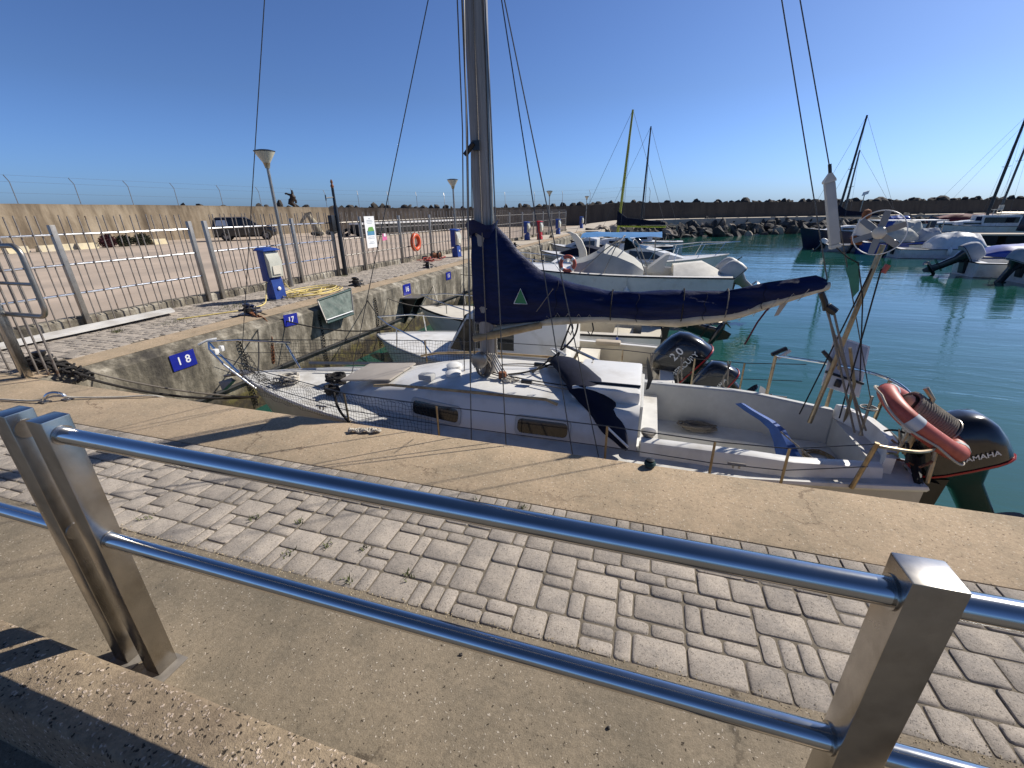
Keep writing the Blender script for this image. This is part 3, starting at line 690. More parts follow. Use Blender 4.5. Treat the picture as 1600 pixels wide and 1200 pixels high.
# black pole with bracket
t = thing('steel_pole','black steel pole with a small bracket and box beside the fence','pole',(-8.0,10.37,0))
MB().tube([(-7.98,10.37,0),(-7.98,10.37,1.75),(-7.98,10.37,1.8),(-7.98,10.37,2.2)],[.06,.055,.038,.035],10).build('pole',M_black,t)
MB().box((-8.1,10.15,1.15),(-7.98,10.3,1.55),bev=.01).build('control_box',M_black,t)
MB().tube([(-7.98,10.37,1.98),(-7.98,10.05,1.96)],.015,6).tube([(-7.98,10.05,1.9),(-7.98,10.05,2.03)],.015,6).build('bracket',M_black,t)
MB().lathe([(.03,0),(.045,.05),(.02,.1),(.035,.14),(.015,.2)],8,Matrix.Translation((-7.98,10.37,2.2))).build('tip',M_rust,t)

# white board lying on the quay, grass
t = MB().loft([[(-7.98,2.75,.015),(-7.98,2.75,.045),(-8.22,2.72,.05),(-8.22,2.72,.02)],[(-7.80,4.2,.04),(-7.80,4.2,.07),(-8.14,4.2,.075),(-8.14,4.2,.045)],[(-7.77,5.4,.05),(-7.77,5.4,.08),(-8.06,5.55,.085),(-8.06,5.55,.055)]]).build('plank',M_board,smooth=20)
tag(t,'long white board lying on the paving along the fence','board')
gr = MB(); r_ = random.Random(4)
spots = [(-7.5,4.3,.1,70),(-7.2,5.0,.25,60),(-7.35,6.2,.35,160),(-7.3,8.6,.3,90),(-7.9,10.2,.15,70)]
for (x,y) in [(-2.0,1.46),(-1.72,1.52),(-1.45,1.4),(-1.25,1.44),(-.95,1.35),(-1.6,1.3),(-1.2,1.24),(-.85,1.95),(-.55,1.98),(-2.6,1.3)]: spots.append((x,y,.035,16))
for x,y,s,n_ in spots:
    for k in range(n_):
        px_,py_ = x+r_.gauss(0,s*.5), y+r_.gauss(0,s*.5); a = r_.uniform(0,6.28); hh = r_.uniform(.012,.035)*(1.7 if s > .09 else .8); w_ = .004
        gr.add([(px_-w_*math.sin(a),py_+w_*math.cos(a),0),(px_+w_*math.sin(a),py_-w_*math.cos(a),0),(px_+hh*.7*math.cos(a),py_+hh*.7*math.sin(a),hh)],[(0,1,2)])
tag(gr.build('grass',M_grass,smooth=0),'short weeds growing in the paving joints','grass',kind='stuff')

# cleats, rings and mooring lines
def cleat(x,y,label,m1=M_black,rz=0,s=1):
    t = thing('mooring_cleat',label,'cleat',(x,y,0),rz,'mooring cleats on the side quay'); L_=dict(world=False)
    MB().box((-.12,-.17,0.004),(.12,.17,.03),bev=.008).build('base',m1,t,**L_)
    MB().lathe([(.05,.02),(.038,.06),(.036,.13),(.06,.16),(.06,.19),(.02,.2)],14,Matrix.Translation((0,-.06,0))).lathe([(.045,.02),(.034,.06),(.03,.1),(.05,.13),(.02,.15)],14,Matrix.Translation((0,.09,0))).build('horn',m1,t,**L_)
    MB().tube([(-.1,-.14,.09),(.1,.16,.08)],.02,8).build('cross_bar',m1,t,**L_)
    for k in range(3): MB().torus(.06,.012,18,6,1,Matrix.Translation((.01,-.06,.06+.025*k))).build('rope_turn',M_ropedark,t,**L_)
    t.scale=(s,s,s); return t
cleat(-6.5,5.75,'nearest mooring cleat with a blue rope wrap and rusty chain',M_navyhull,.3)
cleat(-6.6,8.9,'black mooring cleat above the folded gangway frame',M_black,.2)
cleat(-6.45,12.3,'black mooring cleat beside the lifebuoy stretch of fence',M_black,.2)
cleat(-6.25,16.2,'black mooring cleat below the second blue pedestal',M_black,.2)
cleat(-6.1,20.5,'black mooring cleat left of the red pedestal',M_black,.2)
cleat(-5.85,27.5,'farthest black mooring cleat on the side quay',M_black,.2)
def rope(pts,r,m_,label,group=None,n=6,cat='rope',name='mooring_line'):
    return tag(MB().tube(pts,r,n).build(name,m_,smooth=60),label,cat,group)
# rusty chain from first cleat
ch = MB(); 
cp = spline([(-6.45,5.7,.06),(-6.2,5.6,.02),(-5.98,5.55,-.06),(-5.9,5.5,-.3),(-5.88,5.45,-.55),(-5.88,5.42,-.7)],6)
for i,(a,b) in enumerate(zip(cp,cp[1:])):
    d=(b-a).normalized(); side=V((0,1,0)) if i%2 else V((1,0,0)); ch.torus(.028,.009,10,5,1.5,frame((a+b)/2,d,side))
tag(ch.build('chain',M_rust),'rusty chain hanging from the nearest mooring cleat down the quay wall','chain')
# big steel ring at the coping
t = thing('mooring_ring','steel mooring ring set in the coping near the corner','ring',(-5.2,2.3,0))
MB().tube(arc((-5.2,2.3,.0),.085,0,PI,16,(.8,.6,0),(0,0,1)),.014,8).build('ring',M_steel,t)
MB().box((-5.31,2.22,.001),(-5.22,2.28,.012)).box((-5.17,2.32,.001),(-5.08,2.38,.012)).build('plate',M_galv,t)
rope(spline([(-6.4,2.0,.012),(-5.9,2.14,.012),(-5.35,2.22,.02),(-5.2,2.3,.05),(-5.05,2.38,.02),(-4.7,2.5,.012),(-4.35,2.62,.012),(-4.2,2.7,-.1)],6),.009,M_ropelight,'pale rope led through the steel ring on the coping')
# tangle of dark rope at the corner
tg = MB(); r_=random.Random(8); pts=[]
for k in range(90):
    s=k/89; a=k*1.7; pts.append((-6.7+.95*s+.05*math.cos(a), 2.9-.02*s+.07*math.sin(a)+r_.uniform(-.02,.02), .07+.05*math.cos(a*1.3)+.02-.12*s*s))
tg.tube(spline(pts,4),.012,6); tag(tg.build('rope_coil',M_ropedark),'tangled dark rope lashed round the corner cleat','rope')
cleat(-6.6,2.95,'corner cleat hidden under a tangle of dark rope',M_black,1.2)
rope(sag((-6.0,2.86,.0),(-4.35,3.62,-.42),.12),.014,M_ropedark,'dark bow line from the corner cleat to the bow of the moored sailboat')
rope(sag((-6.3,2.95,.06),(-4.2,3.55,-.38),.09),.010,M_rope,'grey bow line running beside the dark line to the sailboat bow')
rope(sag((-6.45,5.7,.12),(-4.1,6.3,-.25),.18),.011,M_ropedark,'dark mooring line from the nearest cleat to the cabin boat bow')
rope(sag((-6.4,5.8,.13),(-4.55,3.9,-.3),.16),.010,M_ropedark,'dark mooring line from the nearest cleat across to the sailboat bow')
rope(sag((-6.55,8.9,.12),(-4.2,6.5,-.28),.2),.011,M_ropedark,'dark mooring line from the second cleat down to the cabin boat')
rope(sag((-6.55,8.9,.12),(-4.3,8.8,-.35),.25),.011,M_rope,'slack grey mooring line from the second cleat to the open boat')
rope(sag((-6.4,12.3,.13),(-4.5,9.0,-.35),.3),.013,M_ropelight,'pale slack mooring line from the third cleat to the open boat')
rope(sag((-6.4,12.3,.13),(-4.6,13.6,-.2),.25),.011,M_ropedark,'dark mooring line from the third cleat to the covered boat bow')
rope(sag((-6.2,16.2,.12),(-4.6,13.9,-.2),.25),.012,M_ropedark,'dark mooring line from the fourth cleat to the covered boat bow')
rope(sag((-6.05,20.5,.12),(-2.3,18.2,-.3),.3),.012,M_ropedark,'dark mooring line from the fifth cleat to the stern of the boat with blue awning')
# bits of rope at the near coping edge
pts=[]
for k in range(46):
    s=k/45; a=k*1.9; pts.append((-2.12+.24*s+.012*math.cos(a),2.50+.06*s+.018*math.sin(a),.02+.014*math.sin(a*1.2)))
rope(spline(pts,3),.008,M_ropelight,'frayed pale rope end lying on the coping beside the sailboat cabin',name='rope_end')
t=thing('mooring_hook','small dark hook with rope turns at the coping edge beside the cockpit','hook',(.14,2.6,0))
MB().lathe([(.03,0),(.024,.02),(.02,.04),(.028,.055),(.01,.06)],12,Matrix.Translation((.14,2.62,0))).build('stud',M_black,t)
MB().torus(.03,.009,14,6,1,Matrix.Translation((.14,2.62,.022))).torus(.028,.008,14,6,1,Matrix.Translation((.14,2.62,.036))).build('rope_turn',mat('teal_rope',(.015,.045,.05),.9),t)

# number plaques on the quay face
def plaque(y,num,z,w_,h,label,tilt=0):
    x=xe(y)+.008; t=thing('number_plaque',label,'sign',(x,y,z),0,'berth number plaques on the quay face')
    Mx=frame((x,y,z),(.035,1,0),(0,0,1)) @ Matrix.Rotation(tilt,4,'Z')
    MB().box((-w_/2,-h/2,0),(w_/2,h/2,.006),Mx).build('plate',M_plaque,t)
    tb=text_mb(num,h*.68,.001,True); tb.v=[Mx @ Matrix.Translation((0,0,.0085)) @ q for q in tb.v]; tb.build('digits',M_letter,t,smooth=0)
    return t
plaque(4.03,'1 8',-.225,.33,.22,'blue plaque with white number 18 on the quay face',.02)
plaque(5.95,'17',-.11,.30,.2,'blue plaque with white number 17, partly torn and faded',-.06)
plaque(9.7,'16',-.2,.34,.26,'blue plaque with white number 16 above the dark steel bracket')
plaque(12.0,'15',-.18,.3,.22,'small far blue plaque with white number 15')
plaque(15.6,'14',-.2,.3,.22,'farthest blue plaque with number 14 beside the sail cover')
# fender pipe along the wall
pts=[(xe(y)+.035,y,-.83+.012*math.sin(y*1.3)) for y in [2.8+.7*k for k in range(46)]]
tag(MB().tube(pts,.03,8).build('fender_pipe',M_rubber),'long black pipe running along the quay face above the tide line','pipe')
# vertical chains / hooks down the wall
r_=random.Random(12)
for k,(y,lab) in enumerate(((4.9,'dark chain hanging on the quay face right of plaque 18'),(6.6,'dark chain hanging on the quay face below the torn plaque'),(8.35,'dark chain hanging on the quay face below the gangway frame'))):
    m_=MB(); z=-.2
    while z>-1.3:
        m_.torus(.022,.007,8,4,1.5,frame((xe(y)+.03,y+.01*math.sin(z*9),z),(0,0,-1),(0,1,0) if int(z*50)%2 else (1,0,0))); z-=.05
    tag(m_.build('chain',M_rubber),lab,'chain')
# folded gangway frame at the quay edge
t=thing('folded_gangway','dark green folded gangway panel hanging at the quay edge','gangway',(-5.75,6.9,0))
A,B,C_,D=V((-5.80,6.62,.10)),V((-5.80,7.62,.14)),V((-5.62,7.35,-.3)),V((-5.62,6.55,-.3))
MB().loft([[A,B],[D,C_]],closed=False,cap=False).add([A+V((-.015,0,-.01)),B+V((-.015,0,-.01)),C_+V((-.015,0,-.01)),D+V((-.015,0,-.01))],[(3,2,1,0)]).build('panel',mat('dirty_green_sheet',(.10,.13,.11),.7,var=.4,vs=14,col2=(.02,.05,.04),cs=6),t)
for a,b in ((A,B),(D,C_)): MB().tube([a,b],.022,8).build('crossbar',mat('dark_green_paint',(.01,.045,.04),.5),t)
for a,b in ((A,D),(B,C_)): MB().tube([a,b],.014,6).build('side_bar',M_galv,t)
MB().tube([C_.lerp(D,.02)+V((.01,0,.06)),D+V((.01,0,.06))],.01,6).build('lath',M_letter,t)
# dark triangular bracket
t=thing('wall_bracket','dark triangular steel step bracket on the quay face under plaque 16','bracket',(-5.6,9.6,-.4))
yb=9.35
MB().add([(xe(yb),yb,-.36),(xe(yb)+.42,yb+.1,-.36),(xe(yb)+.42,yb+.62,-.36),(xe(yb),yb+.62,-.36),(xe(yb),yb,-.385),(xe(yb)+.42,yb+.1,-.385),(xe(yb)+.42,yb+.62,-.385),(xe(yb),yb+.62,-.385)],[(0,1,2,3),(7,6,5,4),(0,4,5,1),(1,5,6,2),(2,6,7,3),(3,7,4,0)]).build('tread',M_galv,t)
for dy in (.1,.55): MB().prism([(0,-.39),(.40,-.39),(.02,-1.0),(0,-1.0)],0,.04,Matrix.Translation((xe(yb),yb+dy,0))).build('gusset',M_black,t)

# litter and marks
tag(MB().box((-.16,.72,.001),(-.145,.735,.012),Matrix.Rotation(.02,4,'Z'),bev=.003).build('bottle_cap',M_plaque),'tiny blue scrap lying on the concrete strip','litter')
r_=random.Random(31); 
for k,(x,y,l) in enumerate(((-.55,1.05,'brown pebble lying on the concrete strip left of the crack'),(.02,.95,'small brown pebble at the foot of the paving'),(.45,1.12,'dark pebble near the lower rail right end'))):
    o=bpy.data.objects.new('pebble',BM[k]); COL.objects.link(o); o.location=(x,y,.006); o.scale=(.010,.008,.007); tag(o,l,'pebble')

# ------------------------------------------------------------------ things in the yard
def car():
    t=thing('parked_car','black estate car parked in front of the breakwater wall','car',(-31.0,28.9,-.3),math.atan2(.66,.75)); Lc=dict(world=False)
    sec=[]
    def ring(x,w_,z0,z1,r=.12): return [(x,-w_+r,z0),(x,w_-r,z0),(x,w_,z0+r),(x,w_,z1-r),(x,w_-r,z1),(x,-w_+r,z1),(x,-w_,z1-r),(x,-w_,z0+r)]
    MB().loft([ring(-2.2,.78,.45,.95),ring(-2.12,.88,.28,1.08),ring(-1.2,.9,.25,1.1),ring(.6,.9,.25,1.08),ring(1.5,.88,.25,1.02),ring(2.05,.82,.3,.92),ring(2.2,.7,.42,.8)]).build('body',M_carpaint,t,**Lc)
    cab=MB(); 
    def cr(x0,x1,w_,z): return [(x0,-w_,z),(x1,-w_,z),(x1,w_,z),(x0,w_,z)]
    cab.loft([cr(-2.12,1.05,.84,1.05),cr(-2.02,.55,.74,1.5),cr(-1.9,.2,.66,1.68),cr(-1.7,.0,.55,1.72)]).build('cabin',M_carpaint,t,**Lc)
    for s in (-1,1):
        for x0,x1,a,b in ((-1.9,-1.05,-1.8,-1.1),(-.98,-.2,-1.0,-.2),(-.12,.72,-.12,.42)):
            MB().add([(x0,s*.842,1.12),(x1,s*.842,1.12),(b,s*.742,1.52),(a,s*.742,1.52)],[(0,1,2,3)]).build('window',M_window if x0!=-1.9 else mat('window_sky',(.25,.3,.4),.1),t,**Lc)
        MB().tube([(-1.8,s*.68,1.72),(.1,s*.68,1.72)],.025,6).build('roof_rail',M_galv,t,**Lc)
        for x in (-1.35,1.4):
            Mw=Matrix.Translation((x,s*.86,.34)) @ Matrix.Rotation(PI/2,4,'X')
            wh=MB().torus(.26,.09,24,8,1,Mw).build('wheel',M_rubber,t,**Lc)
            rm=MB().lathe([(.03,-.02),(.2,-.03),(.2,.03),(.03,.02)],16,Mw); 
            for k in range(5): rm.box((-.02,-.0,-.045),(.02,.2,.045),Mw @ Matrix.Rotation(k*2*PI/5,4,'Z'))
            rm.build('rim',M_galv,wh,**Lc)
        MB().box((2.0,s*.45,.68),(2.14,s*.45+s*.28,.8)).build('headlight',M_lens,t,**Lc)
        MB().box((-2.2,s*.62,.8),(-2.15,s*.62+s*.2,1.02)).build('tail_light',M_red,t,**Lc)
    MB().add([(1.0,-.75,1.1),(1.0,.75,1.1),(.55,.66,1.5),(.55,-.66,1.5)],[(0,1,2,3)]).build('windscreen',M_window,t,**Lc)
car()
for i,(x,y,l,lab) in enumerate(((-35.9,15.3,1.3,'yellowed concrete barrier at the far left of the yard'),(-35.6,16.9,1.0,'yellowed concrete barrier second from the left in the yard'),(-35.0,18.5,1.8,'long pale concrete barrier left of the purple bush'),(-34.7,19.95,1.1,'pale concrete barrier touching the purple bush'),(-34.1,24.0,.95,'yellowed concrete barrier at the right end of the bushes'))):
    m_=MB(); m_.prism([(-.28,0),(.28,0),(.24,.1),(.16,.36),(-.16,.36),(-.24,.1)],-l/2,l/2,Matrix.Translation((x,y,-.3)))
    tag(m_.build('concrete_barrier',M_yellowblock),lab,'barrier',None)
def bush(x,y,rx,ry,rz_,m_,label):
    b=MB(); r_=random.Random(int(x*-7+y)); t=thing('bush',label,'bush',(x,y,-.3))
    for k in range(1500):
        d=V((r_.gauss(0,1),r_.gauss(0,1),r_.gauss(0,1))).normalized(); q=r_.uniform(.55,1.05)*(1+.25*noise.noise(d*2.3))
        p=V((x+d.x*rx*q,y+d.y*ry*q,-.3+rz_*.9+d.z*rz_*q)); s=.06; u=V((r_.uniform(-1,1),r_.uniform(-1,1),r_.uniform(-1,1))).normalized(); v_=u.orthogonal().normalized()
        b.add([p-u*s,p+v_*s*.5,p+u*s,p-v_*s*.5],[(0,1,2,3)])
    b.build('foliage',m_,t,smooth=0); MB().tube([(x,y,-.3),(x,y,-.3+rz_)],.04,6).build('stem',M_rust,t)
bush(-34.4,21.0,.4,.45,.45,M_redleaf,'purple leaved bush between the concrete barriers')
bush(-34.3,21.95,.4,.5,.38,M_leaf,'dark low bush right of the purple bush')
bush(-34.1,22.95,.4,.55,.42,M_leaf,'dark bush against the right end barrier')
# statue on the wall
t=thing('statue','dark bronze figure with raised arms standing on the breakwater wall','statue',(-35.5,39.6,2.24))
bx,by,bz=-35.5,39.6,2.24
sk_=MB(); Rt=V((.74,.67,0))
def P(a,z): return V((bx,by,bz))+(Rt*a+V((0,0,z)))*.8
sk_.tube([P(.18,0),P(-.02,.25),P(-.3,.5),P(-.2,.75),P(0,.95),P(.06,1.2),P(0,1.5)],[.12,.17,.3,.27,.26,.3,.16],9)
sk_.tube([P(.22,1.0),P(.36,.75),P(.34,.45)],[.12,.1,.09],7).tube([P(-.05,1.4),P(-.4,1.5),P(-.66,1.62),P(-.74,1.5)],[.13,.1,.08,.1],7).tube([P(.05,1.45),P(.1,1.75),P(.08,2.0)],[.13,.11,.09],7)
sk_.build('figure',mat('dark_bronze',(.03,.018,.012),.6,.3,var=.4,vs=4,bump=.8,bs=5),t)
# weathered winged sculpture leaning near the wall
t=thing('stone_sculpture','weathered pale sculpture with a spread wing standing in the yard','sculpture',(-28.9,33.8,-.3))
bx,by,bz=-28.9,33.8,-.3; Rt=V((.78,.63,0))
def P(a,z): return V((bx,by,bz))+Rt*a+V((0,0,z))
MB().tube([P(.7,0),P(.55,.4),P(.4,.9),P(.2,1.3),P(-.05,1.75)],[.42,.38,.36,.28,.16],10).build('torso',mat('weathered_stone',(.30,.26,.18),.9,var=.4,vs=3,bump=.7,bs=5),t)
MB().loft([[P(-.95,.95),P(-.8,.9)],[P(-.7,1.4),P(-.5,1.3)],[P(-.25,1.95),P(0,1.75)],[P(.2,2.05),P(.25,1.95)]],closed=False,cap=False).loft([[P(-.95,.95)+V((.08,-.08,0)),P(-.8,.9)+V((.08,-.08,0))],[P(-.7,1.4)+V((.08,-.08,0)),P(-.5,1.3)+V((.08,-.08,0))],[P(-.25,1.95)+V((.08,-.08,0)),P(0,1.75)+V((.08,-.08,0))],[P(.2,2.05)+V((.08,-.08,0)),P(.25,1.95)+V((.08,-.08,0))]],closed=False,cap=False).build('wing',MATS['weathered_stone'],t)
# stored pontoon section
t=thing('pontoon_section','long dark pontoon section with a white deck stored behind the fence','pontoon',(-22,38,-.3))
a,b=V((-23.5,33.5,0)),V((-18.3,50,0)); d=(b-a).normalized(); Mx=frame((a.x,a.y,-.3),d,(-d.y,d.x,0)); LL=(b-a).length
MB().box((0,0,.95),(LL,1.6,1.08),Mx).build('deck',M_white,t)
fr=MB(); fr.box((0,.02,.62),(LL,.12,.72),Mx).box((0,1.48,.62),(LL,1.58,.72),Mx).build('beam',M_galv,t)
fl=MB()
for k in range(12): fl.box((k*LL/12+.05,.05,.15),((k+1)*LL/12-.08,1.55,.93),Mx,bev=.06)
fl.build('float',M_rubber,t)
t=thing('rubble_pile','low dark pile of tyres left of the stored pontoon','tyres',(-26,33,-.3))
for k in range(5): MB().torus(.38,.14,18,8,1,Matrix.Translation((-27.0+k*.85,32.2+k*.8,.02+.1*(k%2))) @ Matrix.Rotation(.3*k,4,'X')).build('tyre',M_rubber,t)
# ------------------------------------------------------------------ boats
def hull(t, L, B, fb, m_hull, m_deck, ck=(.06,.6), inset=.16, floor=.25, rise=.18, tf=.86, fine=2.2, peak=.4, rake=.5, m_in=None, rub=M_rubber, camber=.05, boot=None, coam=None):
    """local: stern at x = 0, bow at x = L, z = 0 is the waterline"""
    def bf(u):
        f = tf+(1-tf)*math.sin(min(1,u/peak)*PI/2) if u < peak else max(0.0,1-((u-peak)/(1-peak))**fine)**.85
        return max(.012, B/2*f)
    def zf(u): return fb*(1+rise*max(0,u-.25)**2/.56)
    def xx(u, q): return u*L-rake*(1-q)*max(0,(u-.72)/.28)**2
    def pt(u, s, q):                      # q 0..1 from chine to sheer
        return (xx(u,q), s*bf(u)*(.90+.10*q if u < .6 else (.90-.5*(u-.6)/.4)+(.10+.5*(u-.6)/.4)*q), .02+(zf(u)-.02)*q)
    N_ = 30; us = [i/N_ for i in range(N_+1)]
    rings = []
    for u in us:
        kz = -.3+.25*max(0,(u-.7)/.3)
        r = [pt(u,-1,1),pt(u,-1,.82),pt(u,-1,.55),pt(u,-1,.25),pt(u,-1,0),(xx(u,0),-bf(u)*.4,kz*.75),(xx(u,0),0,kz),(xx(u,0),bf(u)*.4,kz*.75),pt(u,1,0),pt(u,1,.25),pt(u,1,.55),pt(u,1,.82),pt(u,1,1)]
        rings.append(r)
    m_ = MB(); m_.loft(rings, closed=False, cap=False); m_.f.append(tuple(range(13))); m_.f.append(tuple(range(N_*13,N_*13+13)))
    h = m_.build('hull', m_hull, t, world=False, smooth=45)
    dk = MB(); cols = {}
    def kk(u): return max(.0, (bf(u)-inset)/bf(u)) if coam is None else coam(u)/bf(u)
    for i,u in enumerate(us):
        b = bf(u)*.985; k = min(.94, kk(u)) if ck[0] <= u <= ck[1] else .7
        z0 = zf(u)-.012
        dk.v += [V((u*L, b*c, z0+camber*(1-(abs(c))**2)*min(1,b/(B/2)) )) for c in (-1,-k,-.5*k,0,.5*k,k,1)]
    i0 = next(i for i,u in enumerate(us) if u >= ck[0]); i1 = max(i for i,u in enumerate(us) if u <= ck[1])
    for i in range(N_):
        for j in range(6):
            if i0 <= i < i1 and 1 <= j <= 4: continue
            dk.f.append((i*7+j,i*7+j+1,(i+1)*7+j+1,(i+1)*7+j))
    V_ = list(dk.v)
    dk.build('deck', m_deck, t, world=False, smooth=40)
    if ck[1] > ck[0] and i1 > i0:
        c = MB()
        for s, j in ((-1,1),(1,5)):
            c.loft([[V_[i*7+j],(V_[i*7+j].x,V_[i*7+j].y-s*.03,floor)] for i in range(i0,i1+1)], closed=False, cap=False)
        c.loft([[(V_[i*7+1].x,V_[i*7+1].y+.03,floor),(V_[i*7+5].x,V_[i*7+5].y-.03,floor)] for i in range(i0,i1+1)], closed=False, cap=False)
        for i in (i0,i1):
            q = [V_[i*7+j] for j in range(1,6)]; c.add(q+[(q[-1].x,q[-1].y-.03,floor),(q[0].x,q[0].y+.03,floor)], [tuple(range(7))])
        c.build('cockpit', m_in or m_deck, t, world=False, smooth=0)
    rr2 = MB().tube([(u*L,-bf(u)-.005,zf(u)-.02) for u in us]+[(u*L,bf(u)+.005,zf(u)-.02) for u in reversed(us)]+[(0,-bf(0)-.005,zf(0)-.02)], .022, 6)
    rr2.build('rub_rail', rub, t, world=False)
    return bf, zf

def outboard(t, x, y, z, tilt, s, m_cowl, text=None, m_leg=M_cowl, mir=1, tside=-1, num=None, tsz=.085, toff=0):
    """x aft; mir = +1 when the motor's aft direction is local -x of the boat"""
    T = Matrix.Translation((x,y,z)) @ Matrix.Scale(s,4) @ (Matrix.Rotation(PI,4,'Z') if mir > 0 else Matrix.Identity(4)) @ Matrix.Rotation(-tilt,4,'Y')
    def sec(cx, hl, hw, zz, e=.55): 
        out=[]
        for k in range(20):
            a=2*PI*k/20; c_,s_=math.cos(a),math.sin(a); out.append((cx+hl*abs(c_)**e*(1 if c_>0 else -1), hw*abs(s_)**e*(1 if s_>0 else -1), zz))
        return out
    lg = MB(); lg.loft([sec(.15,.20,.13,.09),sec(.15,.17,.11,.02),sec(.17,.10,.065,-.12),sec(.20,.095,.05,-.5),sec(.22,.10,.03,-.6),sec(.22,.09,.02,-.72)], M=T)
    lg.loft([sec(.25,.21,.075,-.50,.8),sec(.25,.21,.075,-.512,.8)], M=T)
    lg.tube([(.0,0,-.68),(.06,0,-.68),(.2,0,-.68),(.36,0,-.68),(.42,0,-.68)],[.008,.04,.055,.05,.035],12,M=T)
    lg.prism([(.12,-.7),(.34,-.7),(.33,-.86),(.24,-.86)],-.008,.008,M=T)
    l = lg.build('outboard_motor', m_leg, t, world=False)
    cw = MB(); cw.loft([sec(.17,.275,.165,.08),sec(.17,.285,.172,.12),sec(.165,.28,.17,.25),sec(.155,.26,.155,.36),sec(.14,.22,.125,.44),sec(.12,.15,.08,.475),sec(.11,.05,.03,.485)], M=T)
    cw.build('cowling', m_cowl, l, world=False, smooth=60)
    MB().loft([sec(.17,.292,.178,.095),sec(.17,.292,.178,.108)], M=T).build('cowl_seam', M_rubber if m_cowl is not M_cowl else M_red, l, world=False)
    pr = MB()
    for k in range(3):
        R_ = T @ Matrix.Translation((.435,0,-.68)) @ Matrix.Rotation(k*2*PI/3,4,'X')
        pr.loft([[(-.01,-.02,.02),(.02,.02,.02),(.03,.02,.025),(0,-.02,.025)],[(-.03,-.07,.08),(.03,.06,.08),(.036,.06,.085),(-.024,-.07,.085)],[(-.02,-.05,.13),(.025,.05,.13),(.028,.05,.133),(-.017,-.05,.133)]], M=R_)
    pr.tube([(.41,0,-.68),(.48,0,-.68)],[.038,.02],10,M=T); pr.build('propeller', M_black if m_cowl is M_cowl else M_galv, l, world=False)
    br = MB(); 
    TB = Matrix.Translation((x,y,z)) @ Matrix.Scale(s,4) @ (Matrix.Rotation(PI,4,'Z') if mir > 0 else Matrix.Identity(4))
    br.loft([[(-.1,-.11,.02),(.04,-.11,.04),(.04,.11,.04),(-.1,.11,.02)],[(-.06,-.11,-.3),(0,-.11,-.3),(0,.11,-.3),(-.06,.11,-.3)]], M=TB)
    br.build('clamp_bracket', M_black, l, world=False)
    if text:
        side = tside
        tb = text_mb(text, tsz, .001, True)
        Mx = T @ frame((.17+toff, side*.1755, .205),(1 if side < 0 else -1,0,0),(0,0,1))
        tb.v = [Mx @ q for q in tb.v]; tb.build('lettering', M_letter, l, world=False, smooth=0)
    if num:
        tb = text_mb(num, .11, .001, True); Mx = T @ frame((.2,tside*.163,.335),(1 if tside < 0 else -1,0,0),(0,tside*-.25,1))
        tb.v = [Mx @ q for q in tb.v]; tb.build('number', M_letter, l, world=False, smooth=0)
    return l

def rail_line(t, pts, r=.012, posts=(), name='rail', m_=None, base=None):
    MB().tube(pts, r, 8).build(name, m_ or M_steel, t, world=False)
    for a, b in posts: MB().tube([a,b], r*.9, 6).build('stanchion', m_ or M_steel, t, world=False)

# ---- A: the sailboat alongside the near quay -------------------------------------------------
A0 = V((1.95,3.75,WZ))
A = thing('sailboat','white sailboat moored along the near quay with a blue covered boom, deck nets and outboard','sailboat',A0,PI)
fbA = 1.17
def coamA(u):
    x = 1.95-6.5*u
    return .60 if x < 1.1 else .60-.16*((x-1.1)/.65)
bfA, zfA = hull(A,6.5,1.84,fbA,M_gelgrey,M_nonskid,ck=(.03,.29),floor=.58,rise=.0,tf=.64,fine=1.9,peak=.42,rake=.7,m_in=M_gelgrey,rub=M_gel,camber=.02,coam=coamA)
# coaming, seats, aft bench (world coordinates from here on)
for s,nm in ((1,'far'),(-1,'near')):
    rg=[]
    for k in range(12):
        x=.08+k*(1.72-.08)/11; w_=coamA((1.95-x)/6.5); y=3.75+s*w_
        top=-.065-.05*max(0,(x-.9)/.9)
        rg.append([(x,y+s*.10,-.20),(x,y+s*.07,top-.01),(x,y+s*.05,top),(x,y-s*.0,top),(x,y-s*.012,top-.015),(x,y-s*.03,-.5)])
    MB().loft(rg).build('coaming',M_gelgrey if s>0 else M_gel,A,smooth=35)
    st_=MB(); rg=[]
    for k in range(10):
        x=.08+k*(1.45-.08)/9; w_=coamA((1.95-x)/6.5)-.02; y=3.75+s*w_
        rg.append([(x,y,-.80),(x,y,-.46),(x,y-s*.27,-.46),(x,y-s*.285,-.475),(x,y-s*.285,-.80)])
    st_.loft(rg).build('seat',M_gel,A,smooth=30)
MB().box((1.42,3.3,-.8),(1.74,4.2,-.44),bev=.02).build('aft_bench',M_gel,A)
MB().loft([[(1.72,3.28,-.2),(1.80,3.28,-.2),(1.80,3.28,-.06),(1.74,3.28,-.06)],[(1.84,3.55,-.2),(1.92,3.55,-.2),(1.92,3.55,-.05),(1.86,3.55,-.05)],[(1.86,3.75,-.2),(1.94,3.75,-.2),(1.94,3.75,-.05),(1.88,3.75,-.05)],[(1.84,3.95,-.2),(1.92,3.95,-.2),(1.92,3.95,-.05),(1.86,3.95,-.05)],[(1.72,4.22,-.2),(1.80,4.22,-.2),(1.80,4.22,-.06),(1.74,4.22,-.06)]]).build('stern_coaming',M_gel,A,smooth=50)
MB().tube([(1.93,3.2,-.2),(2.03,3.5,-.16),(2.04,3.75,-.16),(2.03,4.0,-.16),(1.93,4.3,-.2)],.03,8).build('stern_rub_rail',M_rubber,A)
MB().box((.35,4.048,-.7),(.43,4.058,-.56)).build('winch_handle_pocket',M_black,A)
